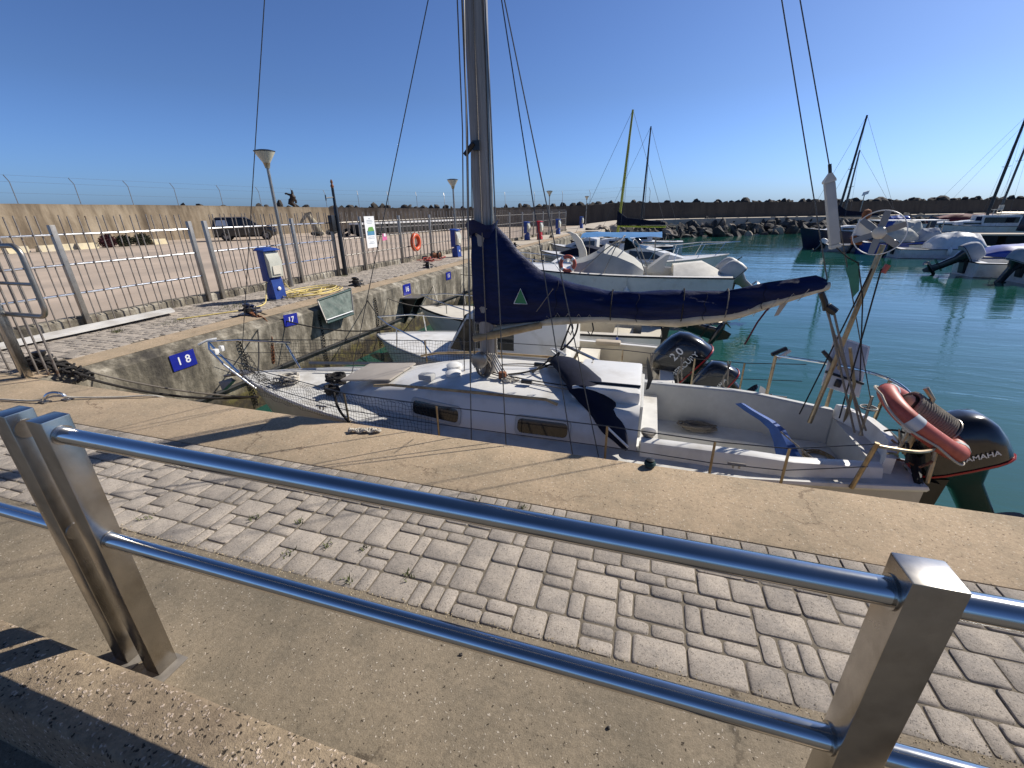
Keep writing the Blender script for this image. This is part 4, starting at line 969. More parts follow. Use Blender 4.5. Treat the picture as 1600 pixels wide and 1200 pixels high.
# coachroof
rg=[]
for k in range(19):
    s_=k/18; x=-3.15+s_*(3.2)
    e=min(1,s_/.16); hw_b=(.34+.30*min(1,s_/.55)); top=-.20+.30*math.sin(min(1,s_/.55)*PI/2); top=max(top,-.2+.001); top += .0
    hw_t=hw_b-.10*(.4+.6*e)
    top=-.19+(top+.19)*e
    rg.append([(x,3.75-hw_b,-.21),(x,3.75-hw_t-.015,top-.03),(x,3.75-hw_t+.03,top),(x,3.75-hw_t*.5,top+.02),(x,3.75,top+.03),(x,3.75+hw_t*.5,top+.02),(x,3.75+hw_t-.03,top),(x,3.75+hw_t+.015,top-.03),(x,3.75+hw_b,-.21)])
cr_=MB().loft(rg).build('coachroof',M_gel,A,smooth=45)
def side_y(x,z):       # near coachroof side
    s_=(x+3.15)/3.2; hb=.34+.30*min(1,s_/.55); e=min(1,s_/.16); top=-.20+.30*math.sin(min(1,s_/.55)*PI/2); ht=hb-.10*(.4+.6*e)+.015
    f=(z+.21)/(top-.03+.21); return 3.75-(hb+(ht-hb)*f)
for x0,x1 in ((-1.98,-1.48),(-.93,-.50)):
    fr=MB(); gl=MB()
    def outline(g,zt,zb,o):
        P4=[]
        for (cx_,cz_,a0) in ((x1-.04+g,zt-.04+g,0),(x0+.04-g,zt-.04+g,PI/2),(x0+.04-g,zb+.04-g,PI),(x1-.04+g,zb+.04-g,1.5*PI)):
            for q in range(4):
                a=a0+q*PI/6; xx_=cx_+.04*math.cos(a); zz_=cz_+.04*math.sin(a); P4.append((xx_,side_y(xx_,zz_)-o,zz_))
        return P4
    a=outline(.025,-.03,-.15,.001); b=outline(.022,-.03,-.15,.013); c=outline(0,-.03,-.15,.012); d=outline(0,-.03,-.15,.002)
    fr.loft([a,b,c,d],cap=False); f_=fr.build('window',M_gelgrey,cr_)
    gl.add(outline(0,-.03,-.15,.006),[tuple(range(16))]); gl.build('pane',M_window,f_)
MB().box((-2.95,3.48,.0),(-2.35,4.02,.025),Matrix.Translation((0,0,.0)) @ Matrix.Translation((-2.65,3.75,-.0)) @ Matrix.Rotation(-.10,4,'Y') @ Matrix.Translation((2.65,-3.75,.0)),bev=.02).build('fore_hatch',mat('hatch_lid',(.36,.32,.27),.5,var=.1),A)
dh=MB().box((-.52,3.36,.1),(.045,4.14,.215),bev=.03).build('companion_hatch',M_gel,A)
MB().tube([(-.5,3.48,.225),(.04,3.48,.225)],.012,6).build('hatch_rail',M_black,dh)
MB().box((.05,3.35,-.42),(.075,4.15,.10),bev=.008).build('companion_bulkhead',M_gelgrey,A)
MB().loft([[(.08,4.2,.19),(.08,4.28,.19),(.085,4.24,.25)],[(.11,4.19,.02),(.11,4.27,.0),(.16,4.24,.03)],[(.10,4.2,-.09),(.10,4.25,-.10),(.13,4.22,-.08)]]).build('rubber_bucket',M_rubber,A)
for y in (3.2,4.3):
    MB().tube([(-2.4,y+(.08 if y<3.7 else -.08),.06),(-2.2,y+(.05 if y<3.7 else -.05),.10),(-1.7,y,.135),(-.7,y,.145),(-.6,y,.11)],.013,6).build('grab_rail',M_tan if y<3.7 else M_tan,A)
# deck vents, mushroom, coil, white toolbox
for x,y in ((-1.72,3.62),(-1.80,3.82)): MB().lathe([(.05,0),(.075,.01),(.08,.04),(.05,.06),(.01,.065)],16,Matrix.Translation((x,y,.10))).build('vent',M_white,A)
MB().lathe([(.05,0),(.042,.02),(.034,.06),(.05,.085),(.05,.10),(.02,.105)],18,Matrix.Translation((.13,3.18,-.135)) @ Matrix.Scale(1.15,4)).build('winch',M_galv,A)
MB().lathe([(.062,0),(.062,.035),(.05,.045)],18,Matrix.Translation((.13,3.18,-.165))).build('winch_base',M_gelgrey,A)
# mast
mst=MB(); rg=[]
for k in range(26):
    z=.1+k*.32; x=-1.40-.004*k*.3; y=3.75; r1,r2=.082,.062
    rg.append([(x+r1*math.cos(a)*(1 if math.cos(a)>0 else .9),y+r2*math.sin(a),z) for a in [2*PI*q/16 for q in range(16)]])
mast=mst.loft(rg).build('mast',M_wood,A,smooth=40)
MB().box((-1.322,3.735,.3),(-1.306,3.765,8)).build('mast_track',M_galv,mast)
MB().lathe([(.075,0),(.075,.07),(.06,.08)],16,Matrix.Translation((-1.42,3.62,.30)) @ Matrix.Rotation(PI/2,4,'X')).build('halyard_winch',M_galv,mast)
hl=[]
for k,(dx,dy) in enumerate(((-.10,-.05),(-.13,.03),(-.155,-.02),(-.115,.07),(.02,-.085))):
    MB().tube([(-1.40+dx*1.6,3.75+dy*1.3,.12),(-1.40+dx*.9,3.75+dy,2.2),(-1.40+dx*.75,3.75+dy*.8,4.2),(-1.42,3.75,8)],.0055,5).build('halyard',M_ropedark if k%2 else M_rope,A)
MB().box((-1.43,3.655,2.05),(-1.37,3.675,2.12)).tube([(-1.5,3.66,2.02),(-1.42,3.655,2.1)],.02,6).build('cleat',M_black,mast)
cl=MB(); r_=random.Random(3)
for k in range(7): cl.torus(.09+.012*(k%3),.009,22,5,.6,Matrix.Translation((-1.43+.01*k,3.64-.008*k,.22+.01*(k%3))) @ Matrix.Rotation(PI/2,4,'X') @ Matrix.Rotation(.15*(k%3),4,'Y'))
cl.build('halyard_coil',M_rope,A)
tk=MB()
for k in range(4): tk.tube(sag((-1.36+.02*k,3.66,.35),(-1.22+.03*k,3.6,.13),.01),.007,5)
for k in range(3): tk.torus(.035,.008,14,5,1.3,Matrix.Translation((-1.15+.03*k,3.55+.02*k,.145)))
tk.build('rope_bundle',M_ropelight,A)
MB().box((-1.24,3.57,.13),(-1.17,3.62,.2),bev=.01).build('pulley_block',M_rust,A)
# sail cover and boom
top=[(-1.5,1.48),(-1.3,1.5),(-1.16,1.37),(-1.07,1.26),(-.87,1.10),(-.58,1.01),(-.3,.955),(-.04,.96),(.26,.985),(.59,.985),(.9,1.065),(1.2,1.125),(1.27,1.09)]
bot=[(-1.5,.60),(-1.3,.60),(-.86,.66),(-.74,.715),(-.4,.715),(-.02,.705),(.29,.71),(.72,.795),(1.05,.95),(1.27,1.03)]
thk=[(-1.5,.085),(-1.25,.12),(-.9,.115),(0,.105),(.7,.085),(1.1,.06),(1.27,.035)]
rg=[]; nS=70
for k in range(nS+1):
    x=-1.5+2.77*k/nS; zt,zb,w_=interp(top,x),interp(bot,x),interp(thk,x); ring=[]
    for q in range(28):
        a=2*PI*q/28; c_,s_=math.cos(a),math.sin(a)
        v_=(1-c_)/2      # 0 top .. 1 bottom
        zz=zt+(zb-zt)*v_; prof=(v_**.55)*((1-v_)**.42)*1.75
        yy=w_*prof*(1 if s_>0 else -1)*(0 if abs(s_)<1e-6 else 1)
        folds=.046*noise.noise(V((x*1.3+zz*2.6,zz*8.5,3*(s_>0))))+.020*noise.noise(V((x*2.6+zz*4,zz*22,7+3*(s_>0))))+.010*noise.noise(V((x*9,zz*30,2)))
        sg=1 if s_>0 else -1
        ring.append((x,3.75+yy+sg*folds*min(1,prof*1.5),zz+.008*noise.noise(V((x*4,q*.3,0)))))
    rg.append(ring)
sc=MB().loft(rg).build('sail_cover',M_navy,A,smooth=80)
# open collar of the cover round the mast
cv=MB(); rg=[]
for k in range(7):
    z=1.40+.02*k*.9; rr3=.105+.006*k; rg.append([(-1.41+rr3*math.cos(a)*1.05,3.75+rr3*math.sin(a)*.9,z+.025*math.sin(a*3+1)) for a in [2*PI*q/18 for q in range(18)]])
cv.loft(rg,cap=False).build('cover_collar',M_navy,A,smooth=80)
# tie lines round the cover
for x in (-.26,.30,.62):
    zt,zb,w_=interp(top,x),interp(bot,x),interp(thk,x)
    MB().tube([(x,3.75+(w_*1.05+.012)*math.sin(a)*.86,(zt+zb)/2+((zt-zb)/2+.012)*math.cos(a)) for a in [2*PI*q/20 for q in range(21)]],.005,5).build('tie_line',M_rope if x>.5 else M_ropedark,sc)
em=MB().add([(-.95,0,0),(-.89,0,.0),(-.925,0,.10)],[(0,1,2)])
def cov_y(x,z):
    zt,zb,w_=interp(top,x),interp(bot,x),interp(thk,x); v_=min(.98,max(.02,(zt-z)/(zt-zb))); return 3.75-w_*(v_**.55)*((1-v_)**.42)*1.75-.045
e1=MB(); e1.add([(x,cov_y(x,z),z) for x,z in ((-1.085,.845),(-.965,.845),(-1.025,.975))],[(0,1,2)]); el=e1.build('emblem',M_emblem,sc,smooth=0)
e2=MB().tube([(x,cov_y(x,z)-.003,z) for x,z in ((-1.085,.845),(-.965,.845),(-1.025,.975),(-1.085,.845))],.0035,4).build('emblem_edge',M_letter,el)
bm_=MB(); bz=lambda x: interp([(-1.35,.50),(-.86,.62),(-.4,.68),(.29,.68),(.72,.77),(1.05,.92),(1.29,1.02)],x)
rg=[]
for k in range(40):
    x=-1.33+2.62*k/39; w_=interp([(-1.33,.04),(-.6,.055),(.3,.075),(.9,.05),(1.29,.03)],x); z0=bz(x); h_2=interp([(-1.33,.04),(-.6,.04),(.3,.055),(.9,.045),(1.29,.03)],x)
    rg.append([(x,3.75+w_*math.cos(a),z0+h_2+h_2*math.sin(a)-.0+.004*noise.noise(V((x*5,a,0)))) for a in [2*PI*q/14 for q in range(14)]])
bmm=MB().loft(rg).build('boom',mat('cream_boom',(.56,.49,.36),.55,var=.12,vs=6,col2=(.42,.35,.23),cs=5),A,smooth=60)
MB().tube([(-1.52,3.71,.47),(-1.2,3.70,.55),(-.86,3.68,.645)],[.035,.038,.03],10).build('boom_vang_spar',M_tan,A)
MB().tube([(1.25,3.75,1.0),(1.29,3.75,.93),(1.31,3.75,.87)],.022,8).tube([(1.31,3.75,.90),(1.37,3.74,.86)],.03,8).build('sheet_block',M_black,bmm)
for k,(a,b) in enumerate((((1.29,3.75,.95),(1.74,3.78,-.12)),((1.36,3.74,.86),(1.78,3.74,-.12)),((1.30,3.75,.90),(1.82,3.80,-.10)))): MB().tube(sag(a,b,.004,6),.008,6).build('mainsheet',M_rope,A)
for x in (-.6,-.42): MB().tube([(x,3.74,.70),(x+.02,3.73,.62),(x,3.73,.56),(x-.03,3.74,.6)],.006,5).build('boom_tie',M_ropedark,A)
MB().tube([(.92,3.72,.88),(.86,3.71,.76),(.80,3.70,.58)],.007,5).build('boom_tie',M_maroon,A)
MB().add([(1.0,3.73,.93),(1.05,3.73,.94),(1.0,3.73,.82),(.97,3.73,.81)],[(0,1,2,3)]).build('sail_corner',M_sand,A)
# folded spray hood
rg=[]
pth=spline([(-.86,4.18,.16),(-.72,3.98,.22),(-.55,3.72,.22),(-.38,3.45,.17),(-.22,3.24,.06),(-.10,3.10,-.04),(-.02,3.01,-.12)],6)
for i,p in enumerate(pth):
    s_=i/(len(pth)-1); wv=interp([(0,.05),(.2,.13),(.5,.17),(.8,.10),(1,.012)],s_); hv=interp([(0,.03),(.3,.055),(.7,.06),(1,.012)],s_)
    d=(pth[min(i+1,len(pth)-1)]-pth[max(0,i-1)]).normalized(); sd_=d.cross(V((0,0,1))).normalized(); up=sd_.cross(d)
    rg.append([p+sd_*(wv*math.cos(a)*(1+.18*noise.noise(V((s_*7,a,0)))))+up*hv*math.sin(a) for a in [2*PI*q/16 for q in range(16)]])
sh_=MB().loft(rg).build('folded_sprayhood',M_navydark,A,smooth=70)
MB().tube(spline([(-.80,4.2,.20),(-.86,4.1,.29),(-.76,3.95,.34),(-.66,3.85,.33)],5),.012,6).tube([pth[-8]+V((-.06,-.06,.05)),pth[-1]+V((.01,-.01,.03))],.009,6).build('hood_hoop',M_white,sh_)
MB().tube(spline([(-1.2,3.68,.14),(-1.0,3.8,.15),(-.8,4.0,.2),(-.72,4.1,.40),(-.66,4.16,.58),(-.60,4.14,.60),(-.62,4.1,.45),(-.75,4.0,.3),(-.95,3.72,.17)],6),.009,6).build('control_line',M_ropedark,A)
# rigging
def stay(a,b,r=.0045,m_=None,nm='stay'): return MB().tube([a,b],r,5).build(nm,m_ or M_wire,A)
MT=lambda z:(-1.41,3.75,z)
stay((-4.62,3.75,-.2),MT(8.0)); stay((-3.05,3.75,-.15),MT(4.0)); stay((-1.85,4.58,-.2),(-1.45,3.83,4.2),nm='shroud'); stay((-1.55,4.62,-.2),(-1.42,3.8,8),nm='shroud')
stay((-.22,2.93,-.17),(-1.40,3.70,4.0),nm='shroud'); stay((-.42,2.92,-.17),(-1.40,3.70,4.25),nm='shroud'); stay((-.95,2.88,-.17),(-1.41,3.70,8),nm='shroud'); stay((-1.25,2.88,-.17),(-1.43,3.7,3.9),nm='shroud')
stay((2.03,4.23,-.1),MT(8.3)); stay((1.27,3.75,1.09),MT(8.4),nm='topping_lift')
stay((-.66,3.2,1.05),(-.80,3.26,.86),.003,M_rope,'lashing')
# lifelines, pulpit, pushpit
LL_=[(-4.75,3.55,.12),(-3.6,3.22,.10),(-2.5,2.97,.10),(-1.55,2.90,.12),(-.17,2.88,.13),(.56,2.90,.10),(1.02,2.93,.10),(1.52,3.02,.16)]
FF_=[(x,7.5-y,z+.05) for x,y,z in LL_]
for P5 in (LL_,FF_):
    MB().tube(P5,.0045,5).build('lifeline',M_wire,A); MB().tube([(x,y,z-.17) for x,y,z in P5],.004,5).build('lifeline',M_wire,A)
    for x,y,z in P5[2:7]: MB().tube([(x,y,-.2),(x,y,z)],.0095,6).build('stanchion',M_brass,A)
MB().tube([(-4.3,3.32,.10),(-4.75,3.55,.16),(-5.0,3.75,.18),(-4.75,3.95,.16),(-4.2,4.18,.10)],.013,8).build('pulpit',M_steel,A)
MB().tube([(-5.0,3.75,.18),(-4.86,3.75,.02),(-4.55,3.72,-.22)],.013,8).build('pulpit_leg',M_steel,A)
MB().tube([(-4.3,3.32,.10),(-4.05,3.42,-.2)],.012,8).build('pulpit_leg',M_steel,A)
MB().tube([(-4.25,4.16,.10),(-4.0,4.06,-.2)],.012,8).build('pulpit_leg',M_steel,A)
MB().tube([(-5.08,3.68,.155),(-5.0,3.75,.20),(-4.95,3.83,.20)],.013,8).build('pulpit_horn',M_white,A)
MB().box((-4.93,3.70,.03),(-4.87,3.76,.10),bev=.012).box((-4.92,3.79,.05),(-4.87,3.84,.12),bev=.012).build('bow_light',M_white,A)
MB().box((-4.72,3.70,-.21),(-4.45,3.82,-.17),bev=.008).tube([(-4.85,3.72,-.24),(-4.6,3.74,-.19)],.018,8).build('bow_roller',M_galv,A)
MB().loft([[(-4.9,3.66,-.3),(-4.8,3.60,-.38),(-4.82,3.68,-.4)],[(-4.72,3.70,-.24),(-4.68,3.66,-.27),(-4.68,3.72,-.28)]]).build('anchor',M_galv,A)
# foredeck gear: boat hook, coiled ropes
MB().tube([(-3.9,4.12,-.12),(-2.3,4.42,-.10)],.022,8).build('spinnaker_pole',M_galv,A)
MB().tube([(-3.7,4.0,-.15),(-2.4,4.28,-.14)],.016,8).build('boat_hook',M_white,A)
r_=random.Random(21)
for nm,c,R0,m_ in (('rope_heap',(-3.75,3.62,-.14),.12,M_ropelight),('dark_rope_heap',(-3.2,3.72,-.12),.13,M_ropedark),('dark_rope_heap',(-3.05,3.45,-.13),.09,M_ropedark)):
    pts=[]
    for k in range(60):
        a=k*1.25; rr3=R0*r_.uniform(.5,1); pts.append((c[0]+rr3*math.cos(a),c[1]+rr3*.8*math.sin(a),c[2]+r_.uniform(-.03,.06)))
    MB().tube(spline(pts,3),.011,5).build(nm,m_,A)
# safety nets hung on the lifelines at the bow
def net(top_pts,zb,name,inw=.0,flip=1):
    m_=MB(); tp=spline(top_pts,10); n_=len(tp); cum=[0]
    for a,b in zip(tp,tp[1:]): cum.append(cum[-1]+(b-a).length)
    def at(s):
        s*=cum[-1]
        for i in range(n_-1):
            if s<=cum[i+1]: return tp[i].lerp(tp[i+1],(s-cum[i])/(cum[i+1]-cum[i]+1e-9))
        return tp[-1]
    cols=int(cum[-1]/.034); rows=9
    def P(i,j):
        p=at(i/cols); f=j/rows; z=p.z+(zb-p.z)*f+.018*noise.noise(V((i*.35,j*.5,flip)))
        return V((p.x+.014*noise.noise(V((i*.3,j*.4,5))),p.y+.03*noise.noise(V((i*.22,j*.45,9)))-flip*inw*math.sin(f*PI),z))
    for j in range(rows+1): m_.tube([P(i,j) for i in range(cols+1)],.0016,3,cap=False)
    for i in range(cols+1): m_.tube([P(i,j) for j in range(rows+1)],.0016,3,cap=False)
    return m_.build(name,M_netmat,A,smooth=0)
net([(-4.2,3.40,.09),(-3.6,3.20,.09),(-3.0,3.06,.095),(-2.5,2.965,.10),(-2.0,2.92,.11),(-1.62,2.90,.12)],-.19,'safety_net',.02,-1)
net([(-4.4,4.05,.14),(-3.6,4.28,.15),(-2.5,4.53,.15),(-1.9,4.58,.16)],-.19,'safety_net',.02,1)
bd=MB(); pp=spline([(-4.3,3.6,.12),(-4.1,3.5,-.02),(-3.95,3.48,-.12),(-3.7,3.5,-.14)],8)
for k in range(9): bd.tube([p+V((.04*noise.noise(V((i*.5,k,0))),.07*noise.noise(V((i*.5,k,4)))+.012*k-.05,.04*noise.noise(V((i*.6,k,8))))) for i,p in enumerate(pp)],.003,4)
bd.build('bunched_net',M_netmat,A)
# tiller with blue cover and line
MB().loft([[(x-d,3.66+dy,z),(x,3.66+dy-.045,z+.03),(x+d,3.66+dy,z+.01),(x,3.66+dy+.045,z-.03)] for x,z,d,dy in ((.86,.04,.035,.1),(.95,-.01,.045,.08),(1.08,-.07,.055,.05),(1.16,-.13,.06,.03),(1.22,-.23,.075,.0),(1.28,-.35,.095,-.02),(1.36,-.46,.115,-.03),(1.46,-.52,.08,-.03))]).build('tiller',M_tiller,A,smooth=60)
MB().tube([(1.16,3.6,-.10),(1.35,3.4,-.2),(1.50,3.28,-.3)],.006,5).build('tiller_line',M_rope,A)
pts=[]
r_=random.Random(6)
for k in range(26): a=k*1.1; pts.append((1.58+.10*math.cos(a)+r_.uniform(-.04,.04),3.85+.12*math.sin(a)+r_.uniform(-.04,.04),-.43+.004*(k%4)))
MB().tube(spline(pts,4),.006,5).build('loose_cord',M_tan,A)
# pushpit
MB().tube(spline([(2.08,3.6,.10),(2.10,3.75,.16),(2.04,4.1,.24),(1.75,4.35,.26),(1.25,4.47,.28)],6),.0125,8).build('pushpit',M_steel,A)
MB().tube(spline([(1.52,3.02,.15),(1.80,3.10,.10),(2.0,3.30,.07),(2.08,3.6,.10)],6),.0125,8).build('pushpit',M_brass,A)
MB().tube(spline([(1.9,3.2,-.06),(2.04,3.35,-.04),(2.09,3.75,.0),(2.03,4.1,.03)],6),.009,8).build('pushpit',M_rust,A)
for a,b in (((1.48,3.04,-.2),(1.53,3.02,.17)),((2.0,3.25,-.2),(2.02,3.32,.08)),((2.02,4.15,-.2),(2.03,4.12,.24)),((1.24,4.46,-.2),(1.25,4.47,.28)),((1.70,4.3,-.2),(1.73,4.35,.26))):
    MB().tube([a,b],.0155,8).build('pushpit_leg',M_brass,A)
MB().tube([(1.93,3.45,-.1),(2.0,3.5,.33),(1.95,3.52,.40)],.018,8).build('rail_strut',M_brass,A)
MB().tube([(1.85,3.4,-.12),(1.90,3.42,.22)],.012,6).build('rail_strut',M_galv,A)
# small handwheel of the backstay tensioner
MB().torus(.055,.007,20,6,1,Matrix.Translation((1.79,3.8,.10))).tube([(1.79,3.8,-.15),(1.79,3.8,.2)],.01,6).tube([(1.735,3.8,.1),(1.845,3.8,.1)],.005,4).tube([(1.79,3.745,.1),(1.79,3.855,.1)],.005,4).build('tensioner_wheel',M_galv,A)
# rear light bars and mess of fittings near the transom
r_=random.Random(14)
for k in range(14):
    p=V((r_.uniform(1.84,2.08),r_.uniform(3.25,3.65),r_.uniform(-.2,.06))); q=p+V((r_.uniform(-.16,.16),r_.uniform(-.12,.12),r_.uniform(-.12,.12)))
    MB().tube(sag(p,q,r_.uniform(-.03,.03),6),.006+.004*r_.random(),5).build('fitting',r_.choice([M_galv,M_ropedark,M_brass,M_rust]),A)
MB().tube([(1.2,4.42,.30),(1.32,4.46,.36)],.02,6).build('stern_light',M_black,A)
# wind turbine pole, rotor
tb_=MB().tube([(1.50,4.02,-.18),(1.585,4.02,.6),(1.66,4.02,1.32)],.0185,10).build('turbine_pole',M_brass,A)
MB().tube([(1.79,4.1,-.18),(1.76,4.06,.2),(1.64,4.02,.52)],.013,8).build('turbine_brace',M_brass,A)
for dx in (-.03,.03): MB().tube(sag((1.655+dx,4.0,1.15),(1.55+dx*5,4.0,-.1),.01),.006,5).build('turbine_cable',M_ropedark,A)
cn=V((1.615,4.02,1.405)); nrm=V((-.42,-.90,.06)).normalized(); ux=V((.90,-.42,0)).normalized(); Mr=frame(cn,ux,ux.cross(nrm)*-1) @ Matrix.Scale(.62,4)
ro=MB().torus(.25,.0058,48,6,1,Mr).build('rotor_ring',M_white,A)
for k in range(6):
    Mb=Mr @ Matrix.Rotation(k*PI/3+.42,4,'Z')
    MB().loft([[(.03,-.03,-.012),(.03,.03,.012),(.03,.031,.016),(.03,-.029,-.008)],[(.14,-.036,-.010),(.14,.036,.010),(.14,.037,.014),(.14,-.035,-.006)],[(.245,-.03,-.006),(.245,.03,.006),(.245,.031,.009),(.245,-.029,-.003)]],M=Mb).build('blade',mat('grey_blade',(.26,.255,.24),.5,var=.08),ro)
MB().lathe([(.07,-.10),(.075,-.02),(.07,.02),(.045,.045),(.01,.055)],20,Mr).build('hub',M_cream,ro)
MB().loft([[(1.50,4.1,1.50),(1.50,4.112,1.50),(1.57,4.112,1.50),(1.57,4.1,1.50)],[(1.485,4.1,1.38),(1.485,4.112,1.38),(1.60,4.112,1.38),(1.60,4.1,1.38)]]).build('tail_vane',M_white,A)
MB().lathe([(.0,0),(.025,.015),(.032,.045),(.022,.07),(.0,.08)],10,Matrix.Translation((1.535,4.1,1.49))).build('rusty_knob',M_rust,A)
MB().tube([(1.49,4.1,1.38),(1.50,4.1,1.33),(1.55,4.1,1.33)],.02,6).build('rusty_bracket',M_rust,A)
MB().tube([(1.70,4.0,1.12),(1.72,4.0,1.18)],.02,6).build('red_lamp',M_ring,A)
# solar panel on the stern rail
c00,c10,c11,c01=V((1.615,4.28,.085)),V((1.905,4.24,.015)),V((1.95,4.42,.435)),V((1.68,4.46,.515))
def pq(a,b): return c00.lerp(c10,a).lerp(c01.lerp(c11,a),b)
nr=(c10-c00).cross(c01-c00).normalized(); nr=nr if nr.y<0 else -nr
sp=MB().loft([[c00,c10,c11,c01],[p-nr*.018 for p in (c00,c10,c11,c01)]]).build('solar_panel',M_white,A)
for k in range(3): MB().loft([[pq(.06+k*.30,.30)+nr*.002,pq(.34+k*.30,.30)+nr*.002,pq(.34+k*.30,.96)+nr*.002,pq(.06+k*.30,.96)+nr*.002],[pq(.06+k*.30,.30)+nr*.004,pq(.34+k*.30,.30)+nr*.004,pq(.34+k*.30,.96)+nr*.004,pq(.06+k*.30,.96)+nr*.004]]).build('solar_cell',M_panel,sp)
MB().tube([pq(-.02,.27)+nr*.012,pq(1.02,.27)+nr*.012],.012,6).build('clamp_bar',M_black,sp)
MB().tube([pq(-.25,.62)+nr*.03,pq(.2,.42)+nr*.03],.018,6).build('clamp_bar',M_black,sp)
bxm=frame(pq(.38,.13)+nr*.004,(c10-c00),(c01-c00)); MB().box((-.025,-.035,0),(.025,.035,.02),bxm,bev=.004).build('junction_box',M_black,sp)
MB().loft([[(1.26,4.46,.26),(1.28,4.46,.24),(1.36,4.43,.34),(1.34,4.43,.36)],[(1.26,4.48,.26),(1.28,4.48,.24),(1.36,4.45,.34),(1.34,4.45,.36)]]).build('small_solar_strip',M_panel,A)
# outboard on the stern
def w2A(x,y,z): return (1.95-x,3.75-y,z-WZ)
outboard(A,*w2A(2.27,3.66,-.36),math.radians(27),1.0,M_cowl,'YAMAHA',tsz=.055,toff=.06)
MB().loft([[(1.98,3.5,-.30),(2.24,3.5,-.34),(2.24,3.82,-.34),(1.98,3.82,-.30)],[(1.98,3.5,-.66),(2.22,3.5,-.66),(2.22,3.82,-.66),(1.98,3.82,-.62)]]).build('motor_bracket',M_black,A)
# things hung on the boat
t=thing('slatted_tube','long pale grey tube hanging from the backstay above the stern','tube',(1.31,4.12,1.55))
d=(V((1.235,4.12,1.80))-V((1.385,4.12,1.31))).normalized(); Mx=frame((1.31,4.12,1.555),(d.z,0,-d.x),d) @ Matrix.Scale(1.06,4)
MB().box((-.032,-.235,-.025),(.032,.20,.025),Mx,bev=.008).build('tube',mat('grey_tube',(.50,.49,.45),.6,var=.08),t)
MB().loft([[(-.036,.2,-.028),(.036,.2,-.028),(.036,.2,.028),(-.036,.2,.028)],[(-.036,.215,-.028),(.036,.215,-.028),(.036,.215,.028),(-.036,.215,.028)],[(.0,.262,-.01),(.02,.262,-.01),(.02,.262,.01),(0,.262,.01)]],M=Mx).build('end_cap',M_cream,t)
MB().box((-.034,-.265,-.027),(.034,-.236,.027),Mx,bev=.006).build('foot_cap',M_cream,t)
MB().tube([Mx @ V((.01,.255,0)),Mx @ V((.012,.32,0))],.012,6).build('shackle',M_black,t)
t=thing('pennant','small faded green pennant hanging on a line above the stern','flag',(1.46,3.85,1.1))
rg=[[V((1.40+.075*s,3.85+.006*math.sin(q*2.2+s*2),1.165+.04*s))*1+V((.10*q/6+.0*s,0,-.21*q/6+.01*s)) - V((.05*s*q/6,0,0)) for s in (0,.5,1)] for q in range(7)]
MB().loft(rg,closed=False,cap=False).build('cloth',M_green,t)
MB().tube([(1.31,3.85,1.31),(1.40,3.85,1.24),(1.47,3.85,1.205),(1.56,3.85,.95),(1.70,3.85,.3)],.005,5).build('line',M_ropedark,t)
# faded red lifebuoy with rope coil
cen=V((1.985,3.50,.155)); d1=V((.835,.07,-.545)).normalized(); d2=V((.05,.97,.18)); Mx=frame(cen,d1,d2)
t=thing('lifebuoy','faded red lifebuoy with grey tape lying tilted on the stern rail','lifebuoy',cen)
def squircle(n_,a,b,e): return [(a*abs(math.cos(q))**e*(1 if math.cos(q)>0 else -1), b*abs(math.sin(q))**e*(1 if math.sin(q)>0 else -1),0) for q in [2*PI*k/n_ for k in range(n_)]]
pp=squircle(44,.275,.215,.72); rb=MB()
def ring_at(i): 
    p=V(pp[i%44]); nx_=V(pp[(i+1)%44])-V(pp[(i-1)%44]); nx_.normalize(); o_=nx_.cross(V((0,0,1))); return p,o_
rg=[]
for i in range(45):
    p,o_=ring_at(i); rg.append([Mx @ (p+o_*.062*math.cos(a)+V((0,0,1))*.062*math.sin(a)) for a in [2*PI*q/14 for q in range(14)]])
rb.loft(rg,cap=False); rb_=rb.build('ring',M_ring,t,smooth=70)
for i in (4,16,28,40):
    rg=[]
    for k in (i,i+1,i+2): 
        p,o_=ring_at(k); rg.append([Mx @ (p+o_*.0645*math.cos(a)+V((0,0,1))*.0645*math.sin(a)) for a in [2*PI*q/14 for q in range(14)]])
    MB().loft(rg,cap=False).build('tape',M_tape,rb_)
gl_=[]
for i in range(0,45): 
    p,o_=ring_at(i); gl_.append(Mx @ (p+o_*(.066+.012*abs(math.sin(i*PI/11)))+V((0,0,-.012-.02*abs(math.sin(i*PI/11))))))
MB().tube(gl_,.008,6).build('grab_line',M_ropelight,t)
t=thing('rope_coil','thick coil of grey rope wound on a reel inside the red lifebuoy','rope coil',cen)
co=[]; Mc=frame(cen+V((.02,.02,.04)),d1,d2)
for k in range(17*20): a=k*2*PI/20; co.append(Mc @ V((-.155+.33*k/(17*20)+.004*math.sin(k*1.3),.085*math.cos(a),.085*math.sin(a))))
MB().tube(co,.0125,6).build('rope',M_rope,t)
MB().torus(.095,.006,24,6,1,Mc @ Matrix.Translation((.19,0,0)) @ Matrix.Rotation(PI/2,4,'Y')).tube([Mc @ V((-.17,0,0)),Mc @ V((.2,0,0))],.06,10).build('reel',M_galv,t)

